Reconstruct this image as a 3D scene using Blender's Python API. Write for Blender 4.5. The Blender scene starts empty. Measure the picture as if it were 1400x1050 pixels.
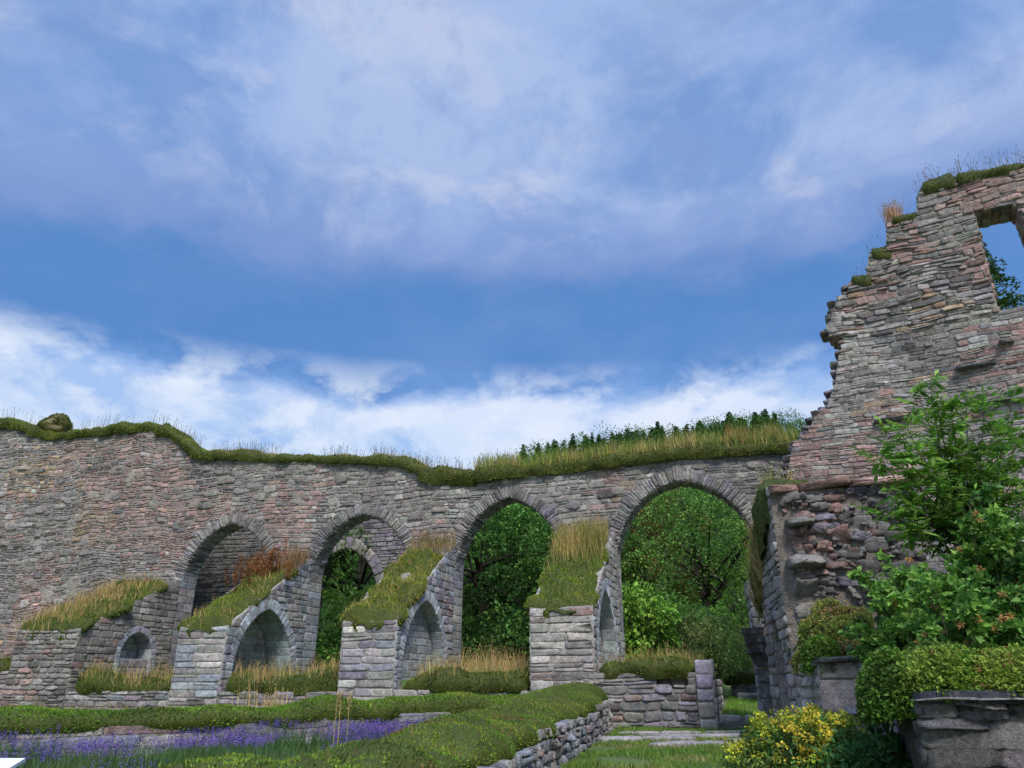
import bpy, math
import numpy as np
from mathutils import Vector, Matrix
from mathutils.geometry import tessellate_polygon
R = np.random.default_rng(11)
SC = bpy.context.scene
COL = SC.collection

# ------------------------------------------------------------------ camera numbers
FPX = 1011.0
PITCH = math.atan2(405, FPX)
EYE = np.array([0., 0., 1.])

def ray(px, py):
    dx = (px - 700) / FPX; dy = (525 - py) / FPX
    return np.array([dx, math.cos(PITCH) - dy * math.sin(PITCH), math.sin(PITCH) + dy * math.cos(PITCH)])

def at_dist(px, py, d):              # the point seen at (px,py) whose forward distance is d
    r = ray(px, py); return EYE + r * (d / r[1])

# ------------------------------------------------------------------ noise
def _h(ix, iy, iz, seed):
    n = (ix.astype(np.int64) * 374761393 + iy.astype(np.int64) * 668265263 + iz.astype(np.int64) * 1274126177 + seed * 974634533) & 0xffffffff
    n = ((n ^ (n >> 13)) * 1274126177) & 0xffffffff
    n = (n ^ (n >> 16)) & 0xffffffff
    return n / 4294967295.0

def vn(P, scale=1.0, seed=0):
    P = np.asarray(P, float) / scale
    i = np.floor(P); f = P - i; f = f * f * (3 - 2 * f); i = i.astype(np.int64)
    out = 0
    for a in (0, 1):
        for b in (0, 1):
            for c in (0, 1):
                w = (f[..., 0] if a else 1 - f[..., 0]) * (f[..., 1] if b else 1 - f[..., 1]) * (f[..., 2] if c else 1 - f[..., 2])
                out = out + w * _h(i[..., 0] + a, i[..., 1] + b, i[..., 2] + c, seed)
    return out

# ------------------------------------------------------------------ mesh builder
class Geo:
    def __init__(s): s.V = []; s.F = []; s.n = 0
    def add(s, V, F, col):
        V = np.asarray(V, float).reshape(-1, 3); F = np.asarray(F, int)
        col = np.asarray(col, float)
        if col.ndim == 1: col = np.repeat(col[None], len(F), 0)
        s.V.append(V); s.F.append((F + s.n, col[:, :3])); s.n += len(V)

def build(name, geo, mat, parent=None, origin=None, smooth=False):
    V = np.concatenate(geo.V)
    if origin is not None: V = V - np.asarray(origin, float)
    me = bpy.data.meshes.new(name)
    me.vertices.add(len(V)); me.vertices.foreach_set('co', V.ravel())
    idx = np.concatenate([f.ravel() for f, c in geo.F])
    tot = np.concatenate([np.full(len(f), f.shape[1]) for f, c in geo.F])
    st = np.concatenate([[0], np.cumsum(tot)[:-1]])
    me.loops.add(len(idx)); me.loops.foreach_set('vertex_index', idx)
    me.polygons.add(len(tot)); me.polygons.foreach_set('loop_start', st); me.polygons.foreach_set('loop_total', tot)
    c = np.concatenate([c for f, c in geo.F]); c = np.concatenate([np.clip(c, 0, 1), np.ones((len(c), 1))], 1)
    a = me.attributes.new('col', 'FLOAT_COLOR', 'FACE'); a.data.foreach_set('color', c.ravel())
    if smooth: me.polygons.foreach_set('use_smooth', np.ones(len(tot), bool))
    me.update(calc_edges=True); me.validate()
    me.materials.append(mat)
    o = bpy.data.objects.new(name, me); COL.objects.link(o)
    if origin is not None: o.location = origin
    if parent is not None:
        o.parent = parent
        if parent.parent is None: o.matrix_parent_inverse = Matrix.Translation(-Vector(parent.location))
    return o

def tag(o, label=None, cat=None, group=None, kind=None):
    if label: o['label'] = label
    if cat:
        o['category'] = cat
        if not kind: kind = 'thing'
    if group: o['group'] = group
    if kind: o['kind'] = kind
    return o

def empty(name, loc, label, cat, group=None):
    o = bpy.data.objects.new(name, None); COL.objects.link(o); o.location = [float(c) for c in loc]
    o.empty_display_size = .2
    return tag(o, label, cat, group)

def copy_tree(o, parent=None):
    c = o.copy(); COL.objects.link(c)
    if parent is not None: c.parent = parent
    for ch in list(o.children): copy_tree(ch, c)
    return c

# ------------------------------------------------------------------ materials
def nodes(name):
    m = bpy.data.materials.new(name); m.use_nodes = True
    nt = m.node_tree; nt.nodes.clear()
    return m, nt, nt.nodes, nt.links

def N(nt, typ, **kw):
    n = nt.nodes.new(typ)
    for k, v in kw.items():
        if k in n.inputs: n.inputs[k].default_value = v
        else: setattr(n, k, v)
    return n

def mixc(nt, blend, fac, a, b):
    n = nt.nodes.new('ShaderNodeMix'); n.data_type = 'RGBA'; n.blend_type = blend
    for sock, v in ((n.inputs[0], fac), (n.inputs[6], a), (n.inputs[7], b)):
        if hasattr(v, 'is_linked') or isinstance(v, bpy.types.NodeSocket): nt.links.new(v, sock)
        else: sock.default_value = v
    return n.outputs[2]

def ramp(nt, src, stops):
    n = nt.nodes.new('ShaderNodeValToRGB'); cr = n.color_ramp
    while len(cr.elements) < len(stops): cr.elements.new(.5)
    for e, (p, c) in zip(cr.elements, stops):
        e.position = p; e.color = tuple(c) + (1,) if len(c) == 3 else c
    nt.links.new(src, n.inputs[0]); return n.outputs[0]

def g3(v): return (v, v, v)

def stone_mat(name, lichen=.55, bump=.9, scale=1.0, rough=.92, smear=.5):
    m, nt, ns, L = nodes(name)
    out = N(nt, 'ShaderNodeOutputMaterial'); b = N(nt, 'ShaderNodeBsdfPrincipled', Roughness=rough)
    b.inputs['Specular IOR Level'].default_value = .25
    L.new(b.outputs[0], out.inputs[0])
    at = N(nt, 'ShaderNodeAttribute', attribute_name='col')
    geo = N(nt, 'ShaderNodeNewGeometry')
    n1 = N(nt, 'ShaderNodeTexNoise', Scale=9 * scale, Detail=6, Roughness=.7)
    n2 = N(nt, 'ShaderNodeTexNoise', Scale=34 * scale, Detail=4, Roughness=.7)
    n3 = N(nt, 'ShaderNodeTexNoise', Scale=1.1, Detail=5, Roughness=.65)
    n4 = N(nt, 'ShaderNodeTexNoise', Scale=4.2 * scale, Detail=8, Roughness=.75)
    for n in (n1, n2, n3, n4): L.new(geo.outputs['Position'], n.inputs['Vector'])
    c = mixc(nt, 'MULTIPLY', 1.0, at.outputs['Color'], ramp(nt, n1.outputs[0], [(.28, g3(.42)), (.5, g3(1.)), (.74, g3(1.55))]))
    c = mixc(nt, 'MULTIPLY', .8, c, ramp(nt, n2.outputs[0], [(.3, g3(.5)), (.72, g3(1.5))]))
    # broad weathering: dark algae and pale lime streaks
    c = mixc(nt, 'MULTIPLY', .75, c, ramp(nt, n3.outputs[0], [(.33, (.66, .66, .68)), (.6, (1.08, 1.06, 1.03))]))
    li = ramp(nt, n4.outputs[0], [(.56, g3(0)), (.66, g3(lichen))])
    c = mixc(nt, 'MIX', li, c, (.40, .40, .38, 1))
    dk = N(nt, 'ShaderNodeTexNoise', Scale=3.3 * scale, Detail=9, Roughness=.78)
    mp = N(nt, 'ShaderNodeMapping'); mp.inputs['Location'].default_value = (7, 3, 5)
    L.new(geo.outputs['Position'], mp.inputs[0]); L.new(mp.outputs[0], dk.inputs['Vector'])
    c = mixc(nt, 'MIX', ramp(nt, dk.outputs[0], [(.60, g3(0)), (.70, g3(.6))]), c, (.035, .036, .036, 1))
    sm = N(nt, 'ShaderNodeTexNoise', Scale=1.9 * scale, Detail=10, Roughness=.72); mp2 = N(nt, 'ShaderNodeMapping'); mp2.inputs['Location'].default_value = (2, 9, 4)
    L.new(geo.outputs['Position'], mp2.inputs[0]); L.new(mp2.outputs[0], sm.inputs['Vector'])
    c = mixc(nt, 'MIX', ramp(nt, sm.outputs[0], [(.50, g3(0)), (.62, g3(smear))]), c, (.37, .345, .315, 1))
    L.new(c, b.inputs['Base Color'])
    bp = N(nt, 'ShaderNodeBump', Strength=bump, Distance=.045)
    ad = N(nt, 'ShaderNodeMath', operation='ADD')
    L.new(n1.outputs[0], ad.inputs[0]); L.new(n2.outputs[0], ad.inputs[1])
    L.new(ad.outputs[0], bp.inputs['Height']); L.new(bp.outputs[0], b.inputs['Normal'])
    return m

def leaf_mat(name, trans=.3, rough=.6, var=.5):
    m, nt, ns, L = nodes(name)
    out = N(nt, 'ShaderNodeOutputMaterial'); b = N(nt, 'ShaderNodeBsdfPrincipled', Roughness=rough)
    b.inputs['Specular IOR Level'].default_value = .25
    t = N(nt, 'ShaderNodeBsdfTranslucent'); mx = N(nt, 'ShaderNodeMixShader'); mx.inputs[0].default_value = trans
    at = N(nt, 'ShaderNodeAttribute', attribute_name='col')
    geo = N(nt, 'ShaderNodeNewGeometry')
    n1 = N(nt, 'ShaderNodeTexNoise', Scale=2.3, Detail=4)
    L.new(geo.outputs['Position'], n1.inputs['Vector'])
    c = mixc(nt, 'MULTIPLY', var, at.outputs['Color'], ramp(nt, n1.outputs[0], [(.3, (.8, .85, .8)), (.7, (1.75, 1.65, 1.2))]))
    L.new(c, b.inputs['Base Color']); L.new(c, t.inputs[0])
    L.new(b.outputs[0], mx.inputs[1]); L.new(t.outputs[0], mx.inputs[2]); L.new(mx.outputs[0], out.inputs[0])
    return m

M_STONE = stone_mat('rubble_stone')
M_ASH = stone_mat('dressed_stone', lichen=.4, bump=.5, scale=.9)
M_SLAB = stone_mat('slate_slab', lichen=.45, bump=.6, scale=1.5, smear=.1)
M_LEAF = leaf_mat('leaves')
M_GRASS = leaf_mat('turf_grass', .2, .7)
M_NEAR = stone_mat('rough_near_stone', lichen=.75, bump=1.5, scale=2.4, smear=.3)
M_BARK = stone_mat('bark', lichen=.2, bump=.8, scale=1.2, smear=0.)

def plain(name, col, rough=.5):
    m, nt, ns, L = nodes(name)
    out = N(nt, 'ShaderNodeOutputMaterial'); b = N(nt, 'ShaderNodeBsdfPrincipled', Roughness=rough)
    n1 = N(nt, 'ShaderNodeTexNoise', Scale=40, Detail=4)
    c = mixc(nt, 'MULTIPLY', .5, tuple(col) + (1,), ramp(nt, n1.outputs[0], [(.3, g3(.8)), (.7, g3(1.1))]))
    L.new(c, b.inputs['Base Color']); L.new(b.outputs[0], out.inputs[0]); return m

# ------------------------------------------------------------------ frames: (u along, z up, w out of the face)
class Frame:
    def __init__(s, O, U, Nn):
        s.O = np.array([O[0], O[1], 0.]); s.U = np.array([U[0], U[1], 0.]); s.N = np.array([Nn[0], Nn[1], 0.])
    def __call__(s, u, z, w=0.):
        u, z, w = np.broadcast_arrays(np.asarray(u, float), np.asarray(z, float), np.asarray(w, float))
        P = s.O + s.U * u[..., None] + s.N * w[..., None]
        P = P.copy(); P[..., 2] += z
        return P
    def pix(s, px, py, w=0.):            # where the sight line meets this plane
        nn = np.cross(s.U, [0, 0, 1]); nn /= np.linalg.norm(nn)
        r = ray(px, py); t = ((s.O + s.N * w - EYE) @ nn) / (r @ nn); P = EYE + r * t - s.O - s.N * w
        return float(P @ s.U), float((EYE + r * t)[2])

def afr(O, deg):
    a = math.radians(deg); return Frame(O, (math.sin(a), -math.cos(a)), (-math.cos(a), -math.sin(a)))

A = afr((3.2157, 17.9116), 73)           # front plane of the arcade's buttresses
WOFF = -3.9; WT = .78                    # arcade wall plane and thickness
AW = Frame(A(0, 0, WOFF), A.U, A.N)      # the arcade wall's face

# ------------------------------------------------------------------ stone colours (linear)
GREY = (.255, .238, .225); DARK = (.145, .14, .142); PINK = (.35, .222, .196); OCH = (.36, .255, .16); LIGHT = (.36, .345, .32)
BLUE = (.24, .27, .31); PURP = (.235, .215, .265); MORT = (.34, .32, .295); SLATE = (.13, .135, .15)

def pick(P, weights, seed=3, cl=1.6):
    """stone colours: weights = [(colour, w)], clustered in patches by noise"""
    cols = np.array([c for c, w in weights]); n = len(P)
    sc = np.stack([np.log(w + 1e-6) + 4.6 * (vn(P, cl, seed + k) - .5) + R.gumbel(0, .42, n) for k, (c, w) in enumerate(weights)], 1)
    c = cols[sc.argmax(1)]
    wt = np.array([w for _, w in weights]); mean = (cols * wt[:, None]).sum(0) / wt.sum()
    if mean[1] < mean[0] * 1.15 and mean.min() > .1: c = 1.2 * (.76 * c + .24 * mean)          # stone: keep neighbours related
    return c * np.exp(R.normal(0, .2, (n, 1))) * (1 + R.normal(0, .03, (n, 3)))

P_RUB = [(GREY, 1.6), (DARK, .5), (PINK, .6), (OCH, .3), (LIGHT, .7)]
P_LEFT = [(GREY, 1.2), (DARK, .5), (PINK, 1.05), (OCH, .7), (LIGHT, .6)]
P_ASH = [(GREY, .9), (BLUE, 1.0), (PURP, .8), (LIGHT, .5), (PINK, .1)]
P_BUT = [(GREY, 1.), (LIGHT, 1.1), (PINK, .22), (PURP, .8), (BLUE, .5)]
P_TOW = [(GREY, 1.5), (LIGHT, 1.0), (PINK, 1.9), (OCH, .3), (DARK, .4)]
P_RING = [(GREY, 1.), (DARK, .6), (LIGHT, .55), (PURP, .5)]

# ------------------------------------------------------------------ stones
def stones(geo, S, ua, ub, va, vb, prot, col, e=.35, jit=.07, gap=.012, sink=.05, wave=0., K=12, dome=.25, tilt=.25):
    M = len(ua)
    if M == 0: return
    ua, ub, va, vb, prot = [np.asarray(x, float) for x in (ua, ub, va, vb, np.broadcast_to(prot, (M,)))]
    e = np.broadcast_to(e, (M,))[:, None]
    th = (np.arange(K) + .5) * 2 * np.pi / K
    cs, sn = np.cos(th)[None], np.sin(th)[None]
    X = np.sign(cs) * np.abs(cs) ** e; Y = np.sign(sn) * np.abs(sn) ** e
    rad = 1 + R.normal(0, jit, (M, K))
    X = X * rad; Y = Y * (1 + R.normal(0, jit, (M, K)))
    cu, cv = (ua + ub) / 2, (va + vb) / 2
    hu = np.maximum((ub - ua) / 2 - gap, .008); hv = np.maximum((vb - va) / 2 - gap, .008)
    rot = R.normal(0, .03, M)[:, None]
    tu = R.normal(0, tilt, (M, 1)); tv = R.normal(0, tilt, (M, 1))
    rings = []
    for k, (sc, w) in enumerate(((1., -1), (1., .35), (.93, .85), (.72, 1.))):
        x = X * sc; y = Y * sc
        W = np.where(w < 0, -sink, prot[:, None] * w * (1 + tu * x + tv * y) + (R.normal(0, .1, (M, K)) * prot[:, None] if k else 0))
        u = cu[:, None] + x * hu[:, None] - rot * y * hv[:, None]; v = cv[:, None] + y * hv[:, None] + rot * x * hu[:, None]
        rings.append((u, v, W))
    u = np.concatenate([r[0] for r in rings] + [cu[:, None]], 1); v = np.concatenate([r[1] for r in rings] + [cv[:, None]], 1)
    W = np.concatenate([r[2] for r in rings] + [(prot * (1 + dome * R.uniform(-.2, 1, M)))[:, None]], 1)
    if wave: v = v + wave * (np.sin(u * .9 + 1) + .6 * np.sin(u * 2.3 + v) + .4 * np.sin(u * 4.1 + 2 * v))
    V = S(u, v, W)
    nv = 4 * K + 1
    k = np.arange(K); k2 = (k + 1) % K
    q = np.concatenate([np.stack([r * K + k, r * K + k2, (r + 1) * K + k2, (r + 1) * K + k], 1) for r in range(3)])
    t = np.stack([3 * K + k, 3 * K + k2, np.full(K, 4 * K)], 1)
    off = (np.arange(M) * nv)[:, None, None]
    Q = (q[None] + off).reshape(-1, 4); T = (t[None] + off).reshape(-1, 3)
    V = V.reshape(-1, 3)
    cq = np.repeat(col, len(q), 0) * (1 + R.normal(0, .05, (len(Q), 1))); ct = np.repeat(col, len(t), 0) * (1 + R.normal(0, .06, (len(T), 1)))
    geo.add(V, Q, cq); geo.add(np.zeros((0, 3)), T - (geo.n - 0) + (geo.n - len(V)), ct)

def courses(geo, S, u0, u1, v0, v1, inside=None, ch=(.1, .2), cw=(.18, .5), prot=(.02, .05), weights=P_RUB, gap=.012, wave=.02, split=.25, e=(.3, .55), jit=.07, step=.03, seed=3, drop=0., cl=1.6, tilt=.25, tint=None):
    us = np.arange(u0, u1 + 1e-6, step); ua = []; ub = []; va = []; vb = []
    v = v0
    while v < v1 - .02:
        h = min(R.uniform(*ch), v1 - v)
        if v1 - v - h < ch[0] * .5: h = v1 - v
        ok = np.ones(len(us), bool) if inside is None else inside(us, np.full(len(us), v + h / 2))
        d = np.diff(np.concatenate([[0], ok.astype(int), [0]]))
        for a, b in zip(np.where(d == 1)[0], np.where(d == -1)[0]):
            x, xe = us[a] - (0 if a == 0 else step / 2), us[b - 1] + (0 if b == len(us) else step / 2)
            while x < xe - .01:
                w = R.uniform(*cw) * (1.35 if R.random() < .15 else 1)
                if xe - x - w < cw[0] * .6: w = xe - x
                if R.random() >= drop:
                    if R.random() < split and h > ch[0] * 1.15:
                        m = v + h * R.uniform(.35, .65)
                        ua += [x, x]; ub += [x + w, x + w]; va += [v, m]; vb += [m, v + h]
                    else:
                        dv = R.uniform(-.12, .12) * h
                        ua.append(x); ub.append(x + w); va.append(v); vb.append(v + h)
                x += w
        v += h
    if not ua: return
    ua, ub, va, vb = map(np.array, (ua, ub, va, vb))
    P = S((ua + ub) / 2, (va + vb) / 2, 0)
    col = pick(P, weights, seed, cl)
    if tint is not None: col = col * tint(P)
    stones(geo, S, ua, ub, va, vb, R.uniform(prot[0], prot[1], len(ua)), col, e=R.uniform(e[0], e[1], len(ua)), jit=jit, gap=gap, wave=wave, tilt=tilt)

def prism(geo, S, loops, w0, w1, col=MORT, back=True):
    """outline (and holes) in (u,v), from depth w0 (front) to w1"""
    tri = tessellate_polygon([[Vector((p[0], p[1], 0)) for p in l] for l in loops])
    pts = np.array([p for l in loops for p in l], float)
    for w in ((w0, w1) if back else (w0,)):
        geo.add(S(pts[:, 0], pts[:, 1], w), np.array([list(t) for t in tri]), col)
    for l in loops:
        l = np.array(l, float); n = len(l); k = np.arange(n)
        V = np.concatenate([S(l[:, 0], l[:, 1], w0), S(l[:, 0], l[:, 1], w1)])
        geo.add(V, np.stack([k, (k + 1) % n, (k + 1) % n + n, k + n], 1), col)

class Path:
    """polyline in (u,v) with arc length; outward normal to its left"""
    def __init__(s, pts):
        s.p = np.array(pts, float); d = np.diff(s.p, axis=0); l = np.hypot(*d.T)
        s.s = np.concatenate([[0], np.cumsum(l)]); s.L = s.s[-1]
        t = d / l[:, None]; tv = np.concatenate([t[:1], t[1:] + t[:-1], t[-1:]]); tv /= np.linalg.norm(tv, axis=1)[:, None]
        s.n = np.stack([-tv[:, 1], tv[:, 0]], 1)
    def __call__(s, q):
        return (np.stack([np.interp(q, s.s, s.p[:, i]) for i in (0, 1)], -1), np.stack([np.interp(q, s.s, s.n[:, i]) for i in (0, 1)], -1))
    def dist(s, u, v):
        P = np.stack([u, v], -1)[:, None]; a = s.p[None, :-1]; b = s.p[None, 1:]
        ab = b - a; t = np.clip(((P - a) * ab).sum(-1) / (ab ** 2).sum(-1), 0, 1)
        return np.sqrt((((a + ab * t[..., None]) - P) ** 2).sum(-1)).min(1)

def pointed(u0, u1, z0, zs, za, n=14):
    h = (u1 - u0) / 2; H = za - zs; r = (h * h + H * H) / (2 * h); amax = math.atan2(H, r - h) if r > h else math.pi / 2 + math.atan2(h - r, H)
    a = np.linspace(0, amax, n)
    left = np.stack([u0 + r - r * np.cos(a), zs + r * np.sin(a)], 1)
    right = np.stack([u1 - (left[:, 0] - u0), left[:, 1]], 1)[::-1]
    return np.concatenate([[[u0, z0]], left, right[1:], [[u1, z0]]])

def in_poly(u, v, poly):
    poly = np.array(poly); c = np.zeros(len(u), bool); n = len(poly)
    for i in range(n):
        x1, y1 = poly[i]; x2, y2 = poly[(i + 1) % n]
        if y1 == y2: continue
        c ^= ((y1 > v) != (y2 > v)) & (u < (x2 - x1) * (v - y1) / (y2 - y1) + x1)
    return c

def ring(geo, S, path, s0, s1, width, step, prot=(.02, .05), weights=P_RING, e=(.3, .5), gap=.006, wj=.15, inner=0., jit=.07, tilt=.3):
    """voussoirs along a path, standing radially"""
    s = s0; a = []; b = []; wd = []
    while s < s1 - .01:
        st = R.uniform(*step)
        if s1 - s - st < step[0] * .6: st = s1 - s
        a.append(s); b.append(s + st); wd.append(width * R.uniform(1 - wj, 1 + wj)); s += st
    a, b, wd = map(np.array, (a, b, wd))
    def T(u, v, w):
        p, n = path(np.clip(v, 0, path.L)); q = p + n * u[..., None]
        return S(q[..., 0], q[..., 1], w)
    P = T(wd / 2, (a + b) / 2, np.zeros(len(a)))
    stones(geo, T, np.full(len(a), inner), wd, a, b, R.uniform(*prot, len(a)), pick(P, weights, 9, 1.), e=R.uniform(*e, len(a)), gap=gap, jit=jit, sink=.08, tilt=tilt)

def reveal(geo, S, path, depth, ch=(.2, .32), cw=(.3, .5), prot=(.006, .016), weights=P_ASH, s0=0, s1=None, w0=.0, gap=.005, e=(.14, .2), jit=.02, tint=None):
    """dressed inner face of an opening: stones laid from face to back"""
    def T(u, v, w):
        p, n = path(np.clip(v, 0, path.L)); q = p - n * w[..., None] if np.ndim(w) else p - n * w
        return S(q[..., 0], q[..., 1], -u)
    courses(geo, T, w0 + .01, depth - .01, s0, s1 or path.L, None, ch, cw, prot, weights, gap=gap, wave=0, split=0, e=e, jit=jit, tilt=.1, tint=tint)

# ------------------------------------------------------------------ vegetation
def tris(geo, P, D, B, L, W, col):
    """small triangular leaves: base at P, along D, width vector B"""
    n = len(P); L = np.broadcast_to(L, (n,))[:, None]; W = np.broadcast_to(W, (n,))[:, None]
    V = np.stack([P - B * W / 2, P + B * W / 2, P + D * L], 1).reshape(-1, 3)
    geo.add(V, np.arange(3 * n).reshape(n, 3), col)

def unit(v): return v / np.maximum(np.linalg.norm(v, axis=-1, keepdims=True), 1e-9)

def rnd(n, z=0.): v = unit(R.normal(size=(n, 3))); v[:, 2] += z; return unit(v)

def blades(geo, P, L, W, col, lean=.25, up=None, tipcol=None, head=0.):
    n = len(P); L = np.broadcast_to(L, (n,)) * R.uniform(.55, 1.15, n); W = np.broadcast_to(W, (n,))
    d = R.normal(0, lean, (n, 3)); d[:, 2] = 1
    if up is not None: d = d + up
    d = unit(d); bend = R.normal(0, lean * .8, (n, 3)); bend[:, 2] = 0
    d2 = unit(d + bend); az = R.uniform(0, 2 * np.pi, n); B = np.stack([np.cos(az), np.sin(az), 0 * az], 1)
    m = P + d * L[:, None] * .55; t = m + d2 * L[:, None] * .45; hw = B * W[:, None] / 2
    V = np.stack([P - hw, P + hw, m + hw * .8, m - hw * .8, t], 1).reshape(-1, 3); o = np.arange(n)[:, None] * 5
    geo.add(V, np.array([0, 1, 2, 3]) + o, col)
    geo.add(np.zeros((0, 3)), np.array([3, 2, 4]) + o - 5 * n, col if tipcol is None else tipcol)
    if head:
        k = np.where(R.random(n) < head)[0]
        for _ in range(3):
            q = t[k] - d2[k] * (R.uniform(0, .22, len(k)) * L[k])[:, None]
            leaves(geo, q, unit(d2[k] + rnd(len(k)) * .6), .05 * np.ones(len(k)), .016 * np.ones(len(k)), (col if tipcol is None else tipcol)[k] * .9)

def leaves(geo, P, D, L, W, col, fold=.25, up=None):
    n = len(P); D = unit(D)
    ref = rnd(n, .9) if up is None else up
    B = unit(np.cross(D, ref)); Nn = np.cross(B, D)
    L = np.broadcast_to(L, (n,))[:, None]; W = np.broadcast_to(W, (n,))[:, None]
    m = P + D * L * .45 + Nn * W * fold
    V = np.stack([P, m + B * W / 2, P + D * L - Nn * L * .1, m - B * W / 2], 1).reshape(-1, 3); o = np.arange(n)[:, None] * 4
    c = np.repeat(col, 2, 0) if np.ndim(col) == 2 else col
    F = np.stack([np.array([0, 1, 2]) + o, np.array([0, 2, 3]) + o], 1).reshape(-1, 3)
    geo.add(V, F, c)

def pal(cols, P, cl=.5, seed=5, jit=.22):
    return pick(P, [(c, w) for c, w in cols], seed, cl) if jit is None else np.clip(pick(P, [(c, w) for c, w in cols], seed, cl), .003, .9)

MOSS = [((.16, .22, .025), 1.2), ((.09, .135, .02), .8), ((.23, .25, .03), .8), ((.17, .13, .04), .3)]
MOSSD = [((.09, .135, .02), 1.), ((.055, .085, .015), 1.), ((.14, .165, .025), .7), ((.12, .08, .03), .4)]
GRN = [((.12, .19, .03), 1.), ((.18, .22, .05), 1.), ((.27, .24, .09), .6)]
DRY = [((.40, .29, .13), 1.), ((.30, .20, .09), .8), ((.48, .37, .19), .5), ((.22, .12, .05), .4)]
RUST = [((.22, .085, .03), 1.), ((.30, .14, .05), .6), ((.14, .05, .025), .6)]
SPIKE = [((.10, .11, .07), 1.), ((.16, .14, .08), .8)]

def surf_grid(geo, G, col):
    a, b = G.shape[:2]; i = np.arange(a - 1)[:, None] * b + np.arange(b - 1)[None]
    F = np.stack([i, i + 1, i + b + 1, i + b], -1).reshape(-1, 4)
    geo.add(G.reshape(-1, 3), F, col)

def sample_grid(G, n):
    a, b = G.shape[:2]
    P00, P01, P10, P11 = G[:-1, :-1], G[:-1, 1:], G[1:, :-1], G[1:, 1:]
    nr = np.cross(P10 - P00, P01 - P00); ar = np.linalg.norm(nr, axis=-1).ravel() + 1e-9
    k = R.choice(len(ar), n, p=ar / ar.sum()); i, j = np.divmod(k, b - 1)
    s, t = R.random((n, 1)), R.random((n, 1))
    P = P00[i, j] * (1 - s) * (1 - t) + P01[i, j] * (1 - s) * t + P10[i, j] * s * (1 - t) + P11[i, j] * s * t
    return P, unit(nr[i, j])

def sod(name, label, pts, side, hw, H, drop=.12, dens=500, leaf=.05, cols=MOSS, grass=(), kind='stuff', cat='turf', lump=.12, taper=.15, res=.16, m=15, parent=None, asym=1.0, mat=None, core=(.06, .075, .016)):
    """a cushion of turf laid along a line: bulging mat + leaf scatter + grass blades"""
    pts = np.array(pts, float); d = np.linalg.norm(np.diff(pts, axis=0), axis=1); s = np.concatenate([[0], np.cumsum(d)])
    n = max(6, int(s[-1] / res)); q = np.linspace(0, s[-1], n)
    c = np.stack([np.interp(q, s, pts[:, i]) for i in range(3)], 1)
    side = np.array(side, float); side = np.append(side[:2], 0); side /= np.linalg.norm(side)
    ph = np.radians(np.linspace(-28, 208, m))
    e = np.clip(np.minimum(q, s[-1] - q) / max(taper, 1e-3), 0, 1); e = np.sqrt(1 - (1 - e) ** 2)
    hwv = np.interp(q, s, np.broadcast_to(hw, (len(pts),))); Hv = np.interp(q, s, np.broadcast_to(H, (len(pts),)))
    rag = np.stack([q, 0 * q + pts[0, 0], 0 * q], 1); Hv = Hv * (.45 + 1.1 * vn(rag, .9, 61)) ; hwv = hwv * (.88 + .24 * vn(rag, .6, 62))
    x = np.cos(ph)[None] * (hwv * (.35 + .65 * e))[:, None]; sn = np.sin(ph)[None]
    z = np.where(sn > 0, sn ** .7 * (Hv * (.2 + .8 * e))[:, None] if False else np.abs(sn) ** .7 * np.sign(sn) * (Hv * (.2 + .8 * e))[:, None], sn / .47 * drop)
    G = c[:, None] + side * x[..., None]; G[..., 2] += z
    nz = vn(G, .45, 4) - .5 + .5 * (vn(G, .17, 8) - .5)
    out = side * np.cos(ph)[None, :, None] + np.array([0, 0, 1]) * np.sin(ph)[None, :, None]
    G = G + out * (nz * lump * 2)[..., None]
    G[..., 2] -= (np.clip(-sn, 0, 1) * drop * 1.5 * vn(G, .22, 21))
    g = Geo(); surf_grid(g, G, core)
    area = s[-1] * (np.mean(hwv) * 2 + np.mean(Hv) * 2)
    k = int(area * dens)
    P, nr = sample_grid(G, k)
    if np.mean(nr[:, 2]) < 0: nr = -nr
    D = unit(nr * .7 + rnd(k) * .8 + np.array([0, 0, .25])); B = unit(np.cross(D, rnd(k)))
    lf = leaf * R.uniform(.6, 1.5, k)
    tris(g, P - nr * .01, D, B, lf, lf * .55, pal(cols, P, .5))
    for (dn, ln, wd, cl, lean, hd, pos) in grass:
        kk = int(s[-1] * 2 * np.mean(hwv) * dn)
        Pq, nq = sample_grid(G, kk * 4)
        if np.mean(nq[:, 2]) < 0: nq = -nq
        ok = (nq[:, 2] > .3) & (vn(Pq, .7, 33) > pos); Pq = Pq[ok][:kk]
        if len(Pq): blades(g, Pq - [0, 0, .03], ln, wd, pal(cl, Pq, .4, 17), lean, head=hd)
    o = build(name, g, mat or M_GRASS, parent, origin=c.mean(0) if parent is None else None)
    if parent is None: tag(o, label, cat, None, kind)
    return o

def tube(geo, pts, r0, r1, col, K=7):
    pts = np.array(pts, float); n = len(pts); r = np.linspace(r0, r1, n)
    t = np.gradient(pts, axis=0); t = unit(t); a = np.cross(t, [0.31, .2, .93]); a = unit(a); b = np.cross(t, a)
    th = np.arange(K) * 2 * np.pi / K
    V = pts[:, None] + (a[:, None] * np.cos(th)[None, :, None] + b[:, None] * np.sin(th)[None, :, None]) * r[:, None, None]
    i = np.arange(n - 1)[:, None] * K; k = np.arange(K)[None]; k2 = (k + 1) % K
    geo.add(V.reshape(-1, 3), np.stack([i + k, i + k2, i + K + k2, i + K + k], -1).reshape(-1, 4), col)

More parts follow.
